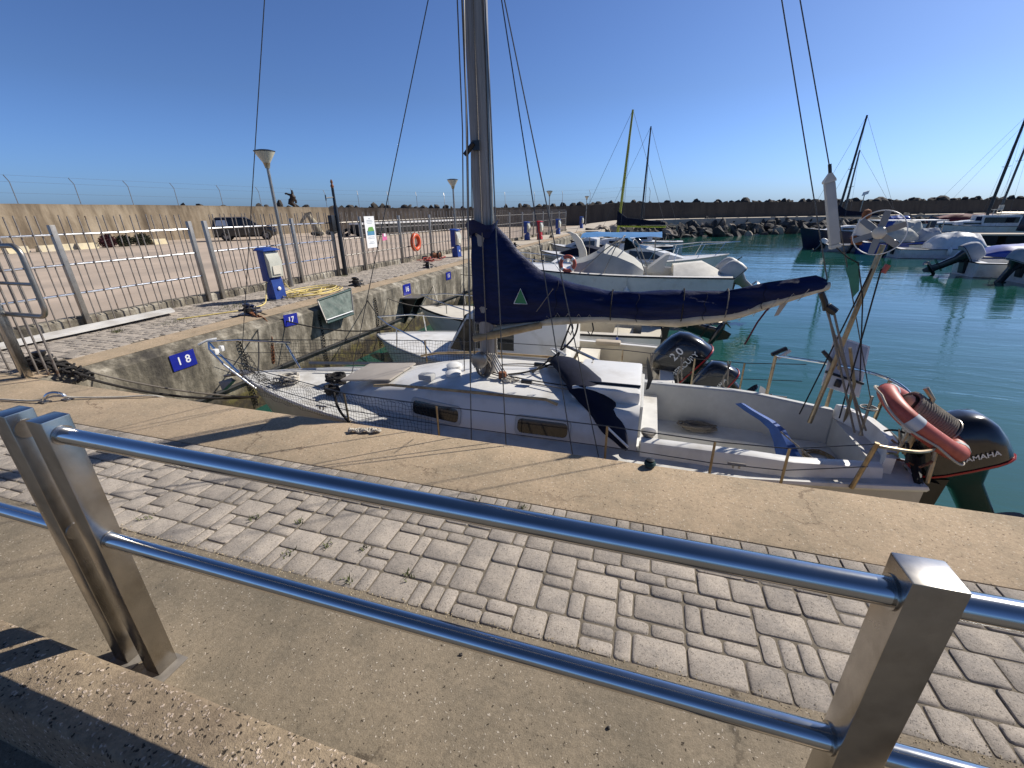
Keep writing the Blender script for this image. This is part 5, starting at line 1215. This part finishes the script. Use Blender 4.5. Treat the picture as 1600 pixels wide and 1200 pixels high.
# ---- B: cabin boat behind the sailboat ----
def boatroot(name,label,cat,x,y,rz,group=None): return thing(name,label,cat,(x,y,WZ),rz,group)
B_=boatroot('cabin_boat','white cabin boat with dark windscreen and black outboard beside the sailboat','motorboat',.45,6.2,PI)
bf,zf=hull(B_,4.75,1.95,.90,M_gel,M_gel,ck=(.03,.34),inset=.13,floor=.30,rise=.14,m_in=M_cream,rub=M_gelgrey)
def W(L0,x,y,z): return (L0.x-x,L0.y-y,z-WZ)
rg=[]
for x,hw,zt in ((1.4,.62,1.62),(1.45,.64,1.68),(2.4,.62,1.70),(2.75,.58,1.66),(2.9,.5,1.55)):
    rg.append([(x,-hw-.06,.85),(x,-hw,zt-.05),(x,-hw+.06,zt),(x,hw-.06,zt),(x,hw,zt-.05),(x,hw+.06,.85)])
rg.append([(3.25,-.5,.9),(3.25,-.46,1.0),(3.25,-.42,1.02),(3.25,.42,1.02),(3.25,.46,1.0),(3.25,.5,.9)])
cb_=MB().loft(rg).build('wheelhouse',M_gel,B_,world=False,smooth=35)
MB().add([(2.93,-.42,1.53),(2.93,.42,1.53),(3.21,.38,1.06),(3.21,-.38,1.06)],[(0,1,2,3)],Matrix.Translation((.015,0,.008))).build('windscreen',M_window,cb_,world=False)
for s in (-1,1):
    MB().add([(2.74,s*.665,1.06),(3.16,s*.525,1.04),(2.88,s*.52,1.50),(2.74,s*.625,1.54)],[(0,1,2,3)],Matrix.Translation((0,s*.012,0))).build('window',M_window,cb_,world=False)
    for x0,x1 in ((1.55,2.0),(2.08,2.7)):
        MB().add([(x0,s*.665,1.12),(x1,s*.665,1.12),(x1,s*.635,1.52),(x0,s*.635,1.52)],[(0,1,2,3)]).build('window',M_window,cb_,world=False)
MB().loft([[(1.05,-.6,.4),(1.35,-.6,.4),(1.35,.6,.4),(1.05,.6,.4)],[(1.05,-.6,.86),(1.35,-.6,.86),(1.35,.6,.86),(1.05,.6,.86)]]).build('console',M_cream,B_,world=False)
MB().box((.28,-.72,.3),(.62,.72,.62),bev=.03).build('bench_seat',M_cream,B_,world=False)
MB().loft([[(.05,-.3,.3),(.3,-.3,.3),(.3,.3,.3),(.05,.3,.3)],[(.05,-.34,.86),(.18,-.3,.86),(.18,.3,.86),(.05,.34,.86)]]).build('motor_well',M_cream,B_,world=False)
MB().box((.75,-.86,.88),(1.15,-.70,.95),bev=.025).build('cushion',M_sand,B_,world=False)
MB().tube([(.5,.84,.9),(.9,.84,1.12),(1.4,.8,1.3)],.02,8).build('grab_rail',M_steel,B_,world=False)
rail_line(B_,[(3.3,-.78,.95),(3.5,-.74,1.18),(4.3,-.36,1.3),(4.72,0,1.32),(4.3,.36,1.3),(3.5,.74,1.18),(3.3,.78,.95)],.012,[((4.1,-.5,.95),(4.1,-.44,1.28)),((4.1,.5,.95),(4.1,.44,1.28))],'bow_rail')
MB().tube([(2.3,-.5,1.62),(3.4,-.55,1.0)],.012,6).build('windscreen_strut',M_steel,B_,world=False)
outboard(B_,*W(V((.45,6.2,0)),.66,6.0,-.66),math.radians(52),1.3,M_cowl,'MERCURY',num='2.0',tsz=.075)
k_=boatroot('dinghy','small open white dinghy with a tilted black outboard between sailboat and cabin boat','dinghy',.78,5.3,PI)
hull(k_,2.4,.55,.42,M_gel,M_gel,ck=(.05,.85),inset=.06,floor=.12,rise=.2)
MB().box((.9,-.2,.25),(1.1,.2,.29)).build('seat',M_tan,k_,world=False)
outboard(k_,-.22,0,.80,math.radians(58),.85,M_cowl,'YAMAHA',tsz=.06)

# ---- C: open boat ----
C0=V((.35,8.7,0))
Cb=boatroot('open_boat','cream open boat with a dark covered tilted outboard behind the cabin boat','motorboat',.35,8.7,PI)
hull(Cb,5.2,1.9,.82,M_gel,M_cream,ck=(.04,.62),inset=.14,floor=.25,rise=.2)
rg=[[(x,-hw,.8),(x,-hw+.1,zt),(x,hw-.1,zt),(x,hw,.8)] for x,hw,zt in ((1.8,.5,1.15),(2.3,.5,1.25),(2.7,.4,.95))]
MB().loft(rg).build('console',M_cream,Cb,world=False)
MB().add([(2.35,-.4,1.26),(2.35,.4,1.26),(2.2,.38,1.55),(2.2,-.38,1.55)],[(0,1,2,3)]).build('windscreen',M_window,Cb,world=False)
MB().box((.5,-.75,.25),(.9,.75,.6),bev=.03).build('bench_seat',M_cream,Cb,world=False)
outboard(Cb,-.12,.0,.80,math.radians(66),1.25,M_navydark,m_leg=M_cowl)
rail_line(Cb,[(3.4,-.85,.85),(3.6,-.8,1.08),(4.7,-.35,1.2),(5.15,0,1.22),(4.7,.35,1.2),(3.6,.8,1.08),(3.4,.85,.85)],.012,[((4.3,-.5,.95),(4.3,-.5,1.15)),((4.3,.5,.95),(4.3,.5,1.15))],'bow_rail')

# ---- D: larger white boat with grey tent ----
Db=boatroot('covered_boat','large white motorboat with a grey tent cover, bimini hoops and twin white outboards','motorboat',2.2,13.75,PI)
hull(Db,7.1,2.45,1.22,M_gel,M_gel,ck=(.05,.62),inset=.2,floor=.5,rise=.16,rub=M_navyhull)
MB().tube([(k*.2,-1.225*(.89+.11*min(1,k/14)),.93) for k in range(20)],.018,5).build('stripe',M_navyhull,Db,world=False)
rg=[]
for x,hw,zt in ((4.4,.75,1.5),(4.0,.85,1.62),(3.7,.85,1.78),(3.45,.8,1.98),(3.1,.8,1.86),(2.6,.85,1.6),(2.3,.9,1.35)):
    rg.append([(x,-hw,1.2),(x,-hw*.72,1.2+(zt-1.2)*.72),(x,-.06,zt),(x,.06,zt),(x,hw*.72,1.2+(zt-1.2)*.72),(x,hw,1.2)])
MB().loft(rg).build('tent_cover',M_canvas,Db,world=False,smooth=30)
rg=[[(x,-.95,1.2),(x,-.4,zt),(x,.4,zt+.03),(x,.95,1.2)] for x,zt in ((.3,1.3),(.7,1.5),(1.1,1.45),(1.5,1.4))]
MB().loft(rg).build('stern_cover',mat('pale_tarp',(.55,.53,.48),.8,var=.15,vs=4,bump=.5,bs=6),Db,world=False,smooth=50)
MB().loft([[(1.75,-.5,1.2),(2.2,-.5,1.2),(2.2,.3,1.2),(1.75,.3,1.2)],[(1.7,-.5,1.5),(2.2,-.5,1.3),(2.2,.3,1.3),(1.7,.3,1.5)],[(1.62,-.45,1.72),(1.72,-.45,1.7),(1.72,.25,1.7),(1.62,.25,1.72)]]).build('seat',M_cream,Db,world=False)
for x0,x1,zz in ((4.1,1.9,2.15),(3.4,2.5,2.2),(2.2,3.1,2.1)):
    MB().tube(spline([(x0,-.98,1.2),((x0*2+x1)/3,-.95,zz-.25),((x0+x1)/2,-.7,zz-.04),((x0+x1)/2,0,zz),((x0+x1)/2,.7,zz-.04),((x0*2+x1)/3,.95,zz-.25),(x0,.98,1.2)],6),.016,6).build('bimini_hoop',M_galv,Db,world=False)
MB().lathe([(.1,-.004),(.1,.004)],18,Matrix.Translation((2.4,-1.235,1.02)) @ Matrix.Rotation(PI/2,4,'X') @ Matrix.Diagonal((1,.35,1,1))).build('badge',M_maroon,Db,world=False)
rail_line(Db,[(4.6,-1.0,1.25),(4.8,-.98,1.5),(6.2,-.55,1.65),(7.0,0,1.7),(6.2,.55,1.65),(4.8,.98,1.5),(4.6,1.0,1.25)],.014,[((5.5,-.85,1.28),(5.5,-.8,1.58)),((6.3,-.5,1.35),(6.3,-.5,1.66)),((5.5,.85,1.28),(5.5,.8,1.58))],'bow_rail')
for dy in (-.42,.42): outboard(Db,-.1,dy,.98,math.radians(46),1.12,M_gelgrey,m_leg=M_galv)
t=thing('lifebuoy','red and white lifebuoy on the foredeck of the tented motorboat','lifebuoy',(-2.2,12.75,.15))
MB().torus(.2,.055,30,10,1,Matrix.Translation((-2.2,12.7,.15)) @ Matrix.Rotation(PI/2,4,'X')).build('ring',M_ring,t)
for k in range(4): 
    a=k*PI/2+.6; MB().torus(.2,.058,30,10,1,Matrix.Translation((-2.2,12.7,.15)) @ Matrix.Rotation(PI/2,4,'X'))
    rg=[[V((-2.2,12.7,.15))+V((math.cos(a2)*(.2+.058*math.cos(b)),.058*math.sin(b),math.sin(a2)*(.2+.058*math.cos(b)))) for b in [2*PI*q/10 for q in range(10)]] for a2 in (a,a+.15,a+.3)]
    MB().loft(rg,cap=False).build('band',M_letter,t)

# ---- boats further along the side quay ----
G1='boats moored bow out along the side quay'
E_=boatroot('cruiser','white cruiser moored bow out with a blue awning and anchored bow rail','motorboat',-3.6,18.0,0)
bf,zf=hull(E_,6.4,2.3,1.05,M_gel,M_gel,ck=(.05,.45),inset=.2,floor=.4,rise=.3,rub=M_gelgrey)
rg=[[(x,-hw,1.0),(x,-hw+.12,zt),(x,hw-.12,zt),(x,hw,1.0)] for x,hw,zt in ((2.7,.9,1.5),(3.2,.9,1.62),(4.0,.8,1.45),(4.9,.5,1.2),(5.3,.3,1.12))]
MB().loft(rg).build('cabin',M_gel,E_,world=False,smooth=35)
MB().add([(2.9,-.86,1.2),(4.2,-.76,1.2),(3.7,-.76,1.45),(2.9,-.82,1.5)],[(0,1,2,3)],Matrix.Translation((0,-.02,0))).build('window',M_window,E_,world=False)
MB().loft([[(2.7,-.88,1.5),(3.2,-.84,1.62),(3.2,-.5,1.66),(2.7,-.5,1.95)],[(2.7,.88,1.5),(3.2,.84,1.62),(3.2,.5,1.66),(2.7,.5,1.95)]]).build('windscreen',M_window,E_,world=False)
rg=[[(x,-1.0,1.98+.03*math.sin(x*4)),(x,-.5,2.08),(x,0,2.1+.03*math.sin(x*5)),(x,.5,2.08),(x,1.0,1.98)] for x in (1.1,1.6,2.1,2.6,3.1,3.6,4.0)]
MB().loft(rg,closed=False,cap=False).build('awning',M_bluecanvas,E_,world=False,smooth=60)
for x in (1.2,2.4,3.8): MB().tube([(x,-1.0,1.0),(x,-1.0,1.98)],.018,6).build('awning_post',M_galv,E_,world=False); MB().tube([(x,1.0,1.0),(x,1.0,1.98)],.018,6).build('awning_post',M_galv,E_,world=False)
rail_line(E_,[(3.6,-1.0,1.15),(3.8,-1.0,1.5),(5.4,-.6,1.72),(6.7,0,1.78),(5.4,.6,1.72),(3.8,1.0,1.5),(3.6,1.0,1.15)],.015,[((4.5,-.85,1.15),(4.6,-.8,1.62)),((5.3,-.55,1.25),(5.5,-.5,1.72)),((5.9,-.3,1.3),(6.2,-.25,1.75)),((4.5,.85,1.15),(4.6,.8,1.62)),((5.3,.55,1.25),(5.5,.5,1.72))],'bow_rail')
MB().tube([(6.2,0,1.25),(6.7,0,1.1)],.04,6).loft([[(6.55,-.1,1.0),(6.65,.1,1.0),(6.6,0,1.08)],[(6.85,-.03,1.25),(6.88,.03,1.25),(6.86,0,1.28)]]).build('anchor',M_galv,E_,world=False)
MB().box((1.4,-.5,.4),(2.0,.5,1.3),bev=.05).build('seat_back',M_white,E_,world=False)
t=boatroot('speedboat','low dark and white speedboat moored stern out between the cruiser and the quay','motorboat',-1.2,21.5,PI)
hull(t,3.9,1.9,.9,M_gel,M_gel,ck=(.06,.5),rub=M_navyhull,rise=.25)
MB().loft([[(x,-hw,.88),(x,-hw+.12,zt),(x,hw-.12,zt),(x,hw,.88)] for x,hw,zt in ((.6,.7,1.1),(1.6,.75,1.35),(2.2,.7,1.25),(3.0,.4,1.0))]).build('cover',M_navydark,t,world=False,smooth=40)
outboard(t,-.1,0,.85,math.radians(30),1.1,M_white,m_leg=M_galv)
t=boatroot('motorboat','white motorboat with a tall pale radar arch near the end of the side quay','motorboat',-.8,24.2,PI)
hull(t,4.4,2.0,1.0,M_gel,M_gel,ck=(.06,.5),rise=.25)
MB().loft([[(x,-hw,.98),(x,-hw+.12,zt),(x,hw-.12,zt),(x,hw,.98)] for x,hw,zt in ((1.8,.8,1.5),(2.3,.8,1.6),(3.0,.7,1.35),(3.7,.4,1.1))]).build('cabin',M_gel,t,world=False,smooth=35)
MB().add([(1.9,.80,1.15),(3.1,.66,1.15),(2.6,.7,1.4),(1.9,.74,1.45)],[(0,1,2,3)],Matrix.Translation((0,.04,0))).build('window',M_window,t,world=False)
outboard(t,-.1,0,.95,math.radians(35),1.1,M_cowl)
t=thing('davit','tall curved pale davit arm standing at the quay edge by the boats','davit',(-3.4,14.8,-.6))
MB().loft([[(x-w_,14.8,z),(x+w_,14.8,z),(x+w_,14.92,z),(x-w_,14.92,z)] for x,z,w_ in ((-2.05,.05,.13),(-2.1,.35,.12),(-2.25,.65,.12),(-2.42,.85,.10),(-2.6,.92,.09),(-2.75,.90,.05))]).build('arm',M_cream,t,smooth=40)
MB().box((-2.25,14.75,-.9),(-1.85,14.97,.06),bev=.02).build('base',M_cream,t)

# ---- sailboats ----
def sailboat(label,x,y,rz,L,B,fb,mh,mast_x,mast_h,mm,cover=None,stripe=None,lean=0,boomL=2.6,fore=True,spread=True,mr=.055):
    t=boatroot('sailboat',label,'sailboat',x,y,rz)
    hull(t,L,B,fb,mh,M_gel,ck=(.06,.32),inset=.35,floor=.5,rise=.25,fine=1.9,tf=.62)
    MB().loft([[(q*L,-hw,fb),(q*L,-hw+.1,fb+h),(q*L,hw-.1,fb+h),(q*L,hw,fb)] for q,hw,h in ((.34,.55*B/2,.38),(.5,.6*B/2,.42),(.68,.45*B/2,.3),(.76,.3*B/2,.1))]).build('coachroof',M_gel,t,world=False,smooth=40)
    for s in (-1,1): MB().box((.4*L,s*.57*B/2-.01,fb+.14),(.6*L,s*.57*B/2+.01,fb+.26)).build('window',M_window,t,world=False)
    b=V((mast_x,0,fb+.1)); tp=V((mast_x+lean,0,mast_h)); ms=MB().tube([b,b.lerp(tp,.5),tp],[mr,mr,mr*.75],10).build('mast',mm,t,world=False)
    if spread:
        q=b.lerp(tp,.55); MB().tube([q+V((0,-.55,.05)),q,q+V((0,.55,.05))],.018,5).build('spreader',M_galv,ms,world=False)
    MB().tube([b+V((0,0,.9)),b+V((-boomL,0,.85))],.05,8).build('boom',stripe or M_galv,t,world=False)
    if cover:
        rg=[[(mast_x-s*boomL+.05,-w_,fb+1.05),(mast_x-s*boomL+.05,-w_*.6,fb+1.05+h),(mast_x-s*boomL+.05,w_*.6,fb+1.05+h),(mast_x-s*boomL+.05,w_,fb+1.05)] for s,w_,h in ((0,.12,.75),(.08,.14,.6),(.2,.14,.38),(.6,.13,.26),(1,.06,.12))]
        MB().loft(rg).build('sail_cover',cover,t,world=False,smooth=60)
    for a in ((L-.1,0,fb*1.2),(.1,0,fb)): MB().tube([a,tp],.008,4).build('stay',M_wire,t,world=False)
    for s in (-1,1): MB().tube([(mast_x-.2,s*B/2*.9,fb),tp],.007,4).build('shroud',M_wire,t,world=False)
    return t
sailboat('dark hulled sailboat with a yellow green mast and black sail cover off the quay end',1.2,26,PI,5.6,2.0,1.05,M_navyhull,3.0,7.55,M_lime,M_navydark,M_stripe,lean=-.35,boomL=2.55,mr=.07)
sailboat('small sailboat with a plain dark mast behind the yellow masted one',2.0,31,PI,5.5,2.0,.95,M_gel,2.7,7.5,M_black,None,lean=-.1,boomL=2.3)
sailboat('navy sailboat moored bow towards the rocks with a tall dark mast',17.0,39,PI,6.4,2.2,1.15,M_navyhull,4.2,8.5,M_black,M_navydark,lean=-.3,mr=.075)
sailboat('white sailboat with a shorter grey mast beside the navy sailboat',18.6,42,PI,6.4,2.2,1.0,M_gel,4.4,6.7,M_wire,None,lean=-.0,mr=.065)
sailboat('sailboat with a thick dark mast leaning right beyond the pontoon',30.5,50,PI,8.0,2.6,1.1,M_gel,3.0,9.3,M_black,None,lean=-.2,mr=.11)
sailboat('white sailboat at the right picture edge beyond the pontoon',33.5,54,PI,8.0,2.6,1.1,M_gel,3.0,10.5,M_wire,None,lean=-.2,mr=.09)

# ---- boats on the right-hand pontoon, sterns towards the photographer ----
def smallboat(label,x,y,L,B,fb,mh,rz=0,cover=None,cowl=None,tilt=35,cab=None,hoops=False,md=None,os_=1.2,name='motorboat'):
    t=boatroot(name,label,'motorboat',x,y,rz)
    hull(t,L,B,fb,mh,md or M_gel,ck=(.05,.6),inset=.16,floor=.3,rise=.3)
    if cover:
        T_=cover[1]; rg=[]
        for k in range(25):
            q=T_[0][0]+(T_[-1][0]-T_[0][0])*k/24; hw=interp([(a,b) for a,b,c in T_],q); h=interp([(a,c) for a,b,c in T_],q); row=[]
            for j in range(17):
                a=PI*j/16; yy=-math.cos(a)*hw*B/2; zz=h*min(1,math.sin(a)**.6*1.02) if 0<j<16 else 0
                dv=.11*h*noise.noise(V((q*L*1.6,j*.45,x*.7)))+.05*h*noise.noise(V((q*L*5,j*1.1,x)))
                row.append((q*L,yy*(1+dv*.5),fb+zz+dv*(0<j<16)))
            rg.append(row)
        MB().loft(rg).build('cover',cover[0],t,world=False,smooth=28)
    if cab:
        c=MB().loft([[(q*L,-hw*B/2,fb-.02),(q*L,-hw*.86*B/2,fb+h),(q*L,hw*.86*B/2,fb+h),(q*L,hw*B/2,fb-.02)] for q,hw,h in cab]).build('cabin',M_gel,t,world=False,smooth=30)
        q0,q1=cab[0][0],cab[1][0]; hw,h=cab[0][1],cab[0][2]
        for s in (-1,1):
            MB().box(((q0+.02)*L,s*hw*.93*B/2-.02,fb+h*.45),((q1-.02)*L,s*hw*.93*B/2+.02,fb+h*.85)).build('window',M_window,c,world=False)
        MB().box((q0*L-.012,-hw*.7*B/2,fb+h*.3),(q0*L-.004,hw*.1*B/2,fb+h*.9)).build('door',M_window,c,world=False)
    if hoops:
        MB().tube([(.3*L,-B*.42,fb),(.33*L,-B*.40,fb+.9),(.33*L,0,fb+1.0),(.33*L,B*.40,fb+.9),(.3*L,B*.42,fb)],.02,6).build('bimini_hoop',M_galv,t,world=False)
    if cowl: outboard(t,-.1,0,fb-.05,math.radians(tilt),os_,cowl,m_leg=M_cowl)
    return t
tarp=mat('silver_tarp',(.58,.59,.60),.6,var=.12,vs=3,bump=.4,bs=5); greyt=mat('blue_grey_cover',(.30,.33,.38),.8,var=.15,vs=4,bump=.3,bs=7)
smallboat('white boat under a crumpled silver tarp right of the blue grey canopy',14.0,32.4,4.6,1.8,.52,M_gel,cover=(tarp,((.34,.6,.3),(.42,.85,.72),(.58,.85,.9),(.8,.75,.82),(.9,.5,.25))),cowl=M_cowl,tilt=25,os_=1.0)
smallboat('white boat with a blue grey canopy just left of the silver tarp boat',14.2,35.2,4.6,1.8,.6,M_gel,cover=(greyt,((.38,.6,.15),(.48,.75,.85),(.62,.75,.92),(.74,.6,.3))),cowl=M_cowl,tilt=15,os_=1.0)
smallboat('white workboat with a large black outboard under a grey hood',13.3,24.4,5.4,2.0,.6,M_gel,cover=(M_white,((.3,.5,.12),(.45,.6,.32),(.6,.55,.30),(.7,.4,.1))),cowl=greyt,tilt=55,os_=1.55)
smallboat('white boat with a blue hull stripe and grey hooded outboard at the right picture edge',14.0,22.3,5.4,2.0,.66,M_gel,cowl=greyt,tilt=18,os_=1.3,cover=(M_gel,((.3,.6,.1),(.5,.6,.3),(.7,.4,.1))))
smallboat('low boat under a bright blue tarpaulin behind the grey hooded outboards',15.4,28.3,6.0,2.0,.5,M_bluehull,cover=(mat('blue_tarp',(.015,.05,.30),.55,var=.15,vs=4,bump=.4,bs=5),((.02,.5,.1),(.2,.85,.5),(.6,.85,.62),(.95,.3,.3))))
smallboat('small blue hulled motorboat directly behind the wind turbine rotor',13.2,35.2,4.2,1.9,.7,M_bluehull,cover=(M_canvas,((.2,.6,.3),(.35,.8,.9),(.6,.7,.8),(.8,.3,.1))),cowl=M_cowl,tilt=15)
smallboat('white boat with a beige tented cabin left of the blue grey canopy',15.6,38.6,4.6,1.9,.62,M_gel,cover=(M_canvas,((.16,.75,1.0),(.18,.8,1.22),(.42,.8,1.28),(.46,.7,1.0))))
smallboat('white cabin cruiser with black windows beyond the floating pontoon',25.6,50.0,5.0,2.2,.85,M_gel,cab=((.26,.85,1.1),(.76,.85,1.12),(.86,.6,.6),(.95,.3,.1)),cowl=None)
smallboat('white cruiser with a dark windscreen left of the cabin cruiser',22.6,50.0,4.4,2.0,.65,M_gel,cab=((.3,.8,.75),(.55,.8,.8),(.7,.6,.5),(.85,.4,.15)))
smallboat('maroon covered boat far behind the pontoon against the sea wall',27.0,58.0,7.5,2.4,.9,M_gel,cover=(M_maroon,((.05,.6,.7),(.3,.85,1.0),(.7,.8,1.0),(.95,.3,.6))))
smallboat('small white boat with blue canopy far behind the tented boats',21.5,56.0,5.0,2.2,.8,M_gel,cover=(M_bluehull,((.2,.7,.4),(.3,.7,1.0),(.6,.7,1.0),(.7,.6,.4))))
smallboat('inflatable grey boat moored close to the navy sailboat bow',11.6,36.2,3.4,1.5,.45,mat('inflatable_grey',(.33,.33,.33),.6,var=.1),cowl=M_white,tilt=30,os_=.8)
smallboat('white open boat hidden behind the blue tarpaulin boat',21.0,33.0,5.5,2.1,.8,M_gel,cab=((.3,.7,.9),(.5,.7,.95),(.62,.6,.6),(.75,.3,.2)))
# standing canopy and blue boards
t=thing('canopy','flat white canopy on posts over the boats left of the pontoon','canopy',(20,46,WZ))
MB().box((17.5,44,.34),(22,46.2,.40),bev=.01).build('roof',M_letter,t)
for x in (17.7,19.7,21.8):
    for y in (44.2,46): MB().tube([(x,y,-1.5),(x,y,.34)],.035,6).build('post',M_galv,t)
for k,(x,y,lab) in enumerate(((21.9,46.5,'dark blue board standing upright left of the cabin cruiser'),(28.9,48.2,'dark blue board standing upright right of the cabin cruiser'))):
    tag(MB().box((x,y,-.6),(x+.55,y+.12,.6),Matrix.Translation((x,y,0)) @ Matrix.Rotation(.12,4,'Y') @ Matrix.Translation((-x,-y,0)),bev=.02).build('blue_board',M_navyhull),lab,'board')
t=thing('floating_pontoon','floating pontoon with a pale deck and dark sides on the right','pontoon',(26,44,WZ))
MB().box((21,43.2,-.72),(60,45.0,-.60)).build('deck',M_path,t)
for k in range(9): MB().box((21.2+k*4.3,43.3,-1.5),(25.0+k*4.3,44.9,-.73),bev=.03).build('float',M_rubber,t)
t=thing('pale_chair','pale plastic chair on the roof of the white cabin cruiser','chair',(28,50,.65))
MB().box((27.7,49.7,1.0),(28.3,50.3,1.05)).build('seat',M_cream,t); MB().box((28.25,49.7,1.05),(28.3,50.3,1.4)).build('backrest',M_cream,t)
for dx in (0,.52):
    for dy in (0,.52): MB().tube([(27.74+dx,49.74+dy,.6),(27.74+dx,49.74+dy,1.0)],.03,5).build('leg',M_cream,t)
t=thing('flood_light','flood light on a thin mast by the far rocks','lamp',(22.5,62,.3))
MB().tube([(22.5,62,-.2),(22.5,62,2.6)],.05,6).build('mast',M_galv,t)
MB().loft([[(22.3,61.9,2.5),(22.8,61.9,2.7),(22.8,62.2,2.7),(22.3,62.2,2.5)],[(22.4,61.9,2.9),(22.85,61.9,3.05),(22.85,62.2,3.05),(22.4,62.2,2.9)]]).build('lamp_head',M_letter,t)

# fenders and loose lines that dress the boats
def fender(x,y,z,m_,label,l=.42,r=.085):
    t=thing('fender',label,'fender',(x,y,z))
    MB().lathe([(.01,-l/2),(r*.6,-l/2+.02),(r,-l/2+.08),(r,l/2-.08),(r*.6,l/2-.02),(.025,l/2),(.02,l/2+.05)],14,Matrix.Translation((x,y,z))).build('body',m_,t)
    MB().tube([(x,y,z+l/2+.04),(x,y+.02,z+l/2+.3)],.006,5).build('lanyard',M_ropelight,t)
fender(-1.5,5.17,-.85,M_white,'white fender hanging between the sailboat and the cabin boat')
fender(-.4,7.68,-.8,M_bluehull,'blue fender hanging between the open boat and the cabin boat')
fender(-.5,12.45,-.65,M_white,'white fender on the side of the tented motorboat')
fender(16.2,31.4,-.95,M_white,'white fender on the side of the silver tarp boat',.4,.1)
fender(15.6,23.36,-1.0,M_yellow,'yellow fender between the two grey hooded outboard boats',.4,.1)
# rope tails tied on the far lifeline of the sailboat
for k,(x,y,z) in enumerate(((.12,4.6,.17),(.42,4.58,.16),(.86,4.56,.16))):
    MB().tube(spline([(x,y,z),(x+.015,y-.02,z-.09),(x-.01,y+.01,z-.2),(x+.02,y-.01,z-.33)],5),.009,5).tube(spline([(x+.03,y,z),(x+.02,y-.02,z-.12),(x+.04,y+.01,z-.25)],5),.007,5).build('rope_tail',M_rope,A)
# slack line hanging in the bow net and spare warps on the tented boat
MB().tube(spline([(-2.6,2.96,.1),(-2.55,2.93,-.05),(-2.48,2.95,-.18)],6),.012,5).build('rope_tail',M_ropedark,A)
MB().tube(spline([(5.0,-.9,1.3),(5.6,-.75,1.28),(6.2,-.3,1.36),(6.6,.05,1.38)],6),.016,5).build('warp',M_rope,Db,world=False)
# dried weed and stains are material; a strip of drifted sand and gravel lies along the paving edge
gv=MB(); r_=random.Random(77)
for k in range(900):
    x=r_.uniform(-3.2,1.6); y=1.195+r_.gauss(0,.018); s_=r_.uniform(.0016,.0045)
    gv.add([(x-s_,y,.0012),(x,y-s_,.0012),(x+s_,y,.0012),(x,y+s_,.0012),(x,y,.0012+s_*.9)],[(0,1,4),(1,2,4),(2,3,4),(3,0,4)])
tag(gv.build('gravel',mat('fine_gravel',(.42,.34,.22),.95,var=.45,vs=60),smooth=0),'fine gravel drifted along the edge of the block paving','gravel',kind='stuff')

# cover seams, lines led aft along the coachroof, cleats and a heap of rope in the cockpit
for x in (-.72,-.05,.46,.86):
    zt,zb,w_=interp(top,x),interp(bot,x),interp(thk,x); ps=[]
    for q in range(15):
        v_=.04+.92*q/14; ps.append((x+.01*math.sin(q),3.75-(w_*(v_**.55)*((1-v_)**.42)*1.75)-.012-.012*math.sin(v_*PI),zt+(zb-zt)*v_))
    MB().tube(ps,.0028,4).build('seam',M_navydark,sc)
ls=[]
for q in range(46):
    x=-.95+2.1*q/45; zb=interp(bot,x); ls.append((x,3.75-.03-.03*(q%2),zb+(.045 if q%2 else -.035)))
MB().tube(ls,.003,4).build('lacing',M_ropelight,sc)
for k,(y0,y1,m_) in enumerate(((3.62,3.42,M_rope),(3.66,3.5,M_ropedark),(3.86,4.02,M_ropelight),(3.9,4.1,M_ropedark))):
    MB().tube(spline([(-1.32,y0,.16),(-1.1,(y0*2+y1)/3,.150+.004*k),(-.8,(y0+y1*2)/3,.152),(-.5,y1,.165),(-.42,y1,.225)],5),.006,5).build('led_line',m_,A)
for x,y in ((-.95,3.52),(-.95,4.0)):
    MB().box((x-.05,y-.02,.14),(x+.05,y+.02,.175),bev=.006).build('jammer',M_black,A)
for x,y,z in ((.75,3.02,-.155),(-2.9,3.1,-.17),(1.35,4.43,-.155),(-3.9,3.6,-.17)):
    MB().tube([(x-.06,y,z+.035),(x+.06,y,z+.035)],.009,6).tube([(x-.02,y,z),(x-.02,y,z+.035)],.008,6).tube([(x+.02,y,z),(x+.02,y,z+.035)],.008,6).build('deck_cleat',M_galv,A)
r_=random.Random(91); pts=[]
for k in range(70):
    a=k*1.35; rr3=.13*r_.uniform(.45,1); pts.append((.62+rr3*1.5*math.cos(a),4.18+rr3*.7*math.sin(a),-.44+r_.uniform(0,.05)))
MB().tube(spline(pts,3),.008,5).build('rope_heap',M_rope,A)
pts=[]
for k in range(40):
    a=k*1.2; rr3=.10*r_.uniform(.5,1); pts.append((1.50+rr3*math.cos(a),3.55+rr3*math.sin(a),-.425+r_.uniform(0,.04)))
MB().tube(spline(pts,3),.007,5).build('rope_heap',M_ropedark,A)
MB().box((-2.0,3.42,.10),(-1.86,3.52,.16),bev=.015).build('deck_box',M_gelgrey,A)
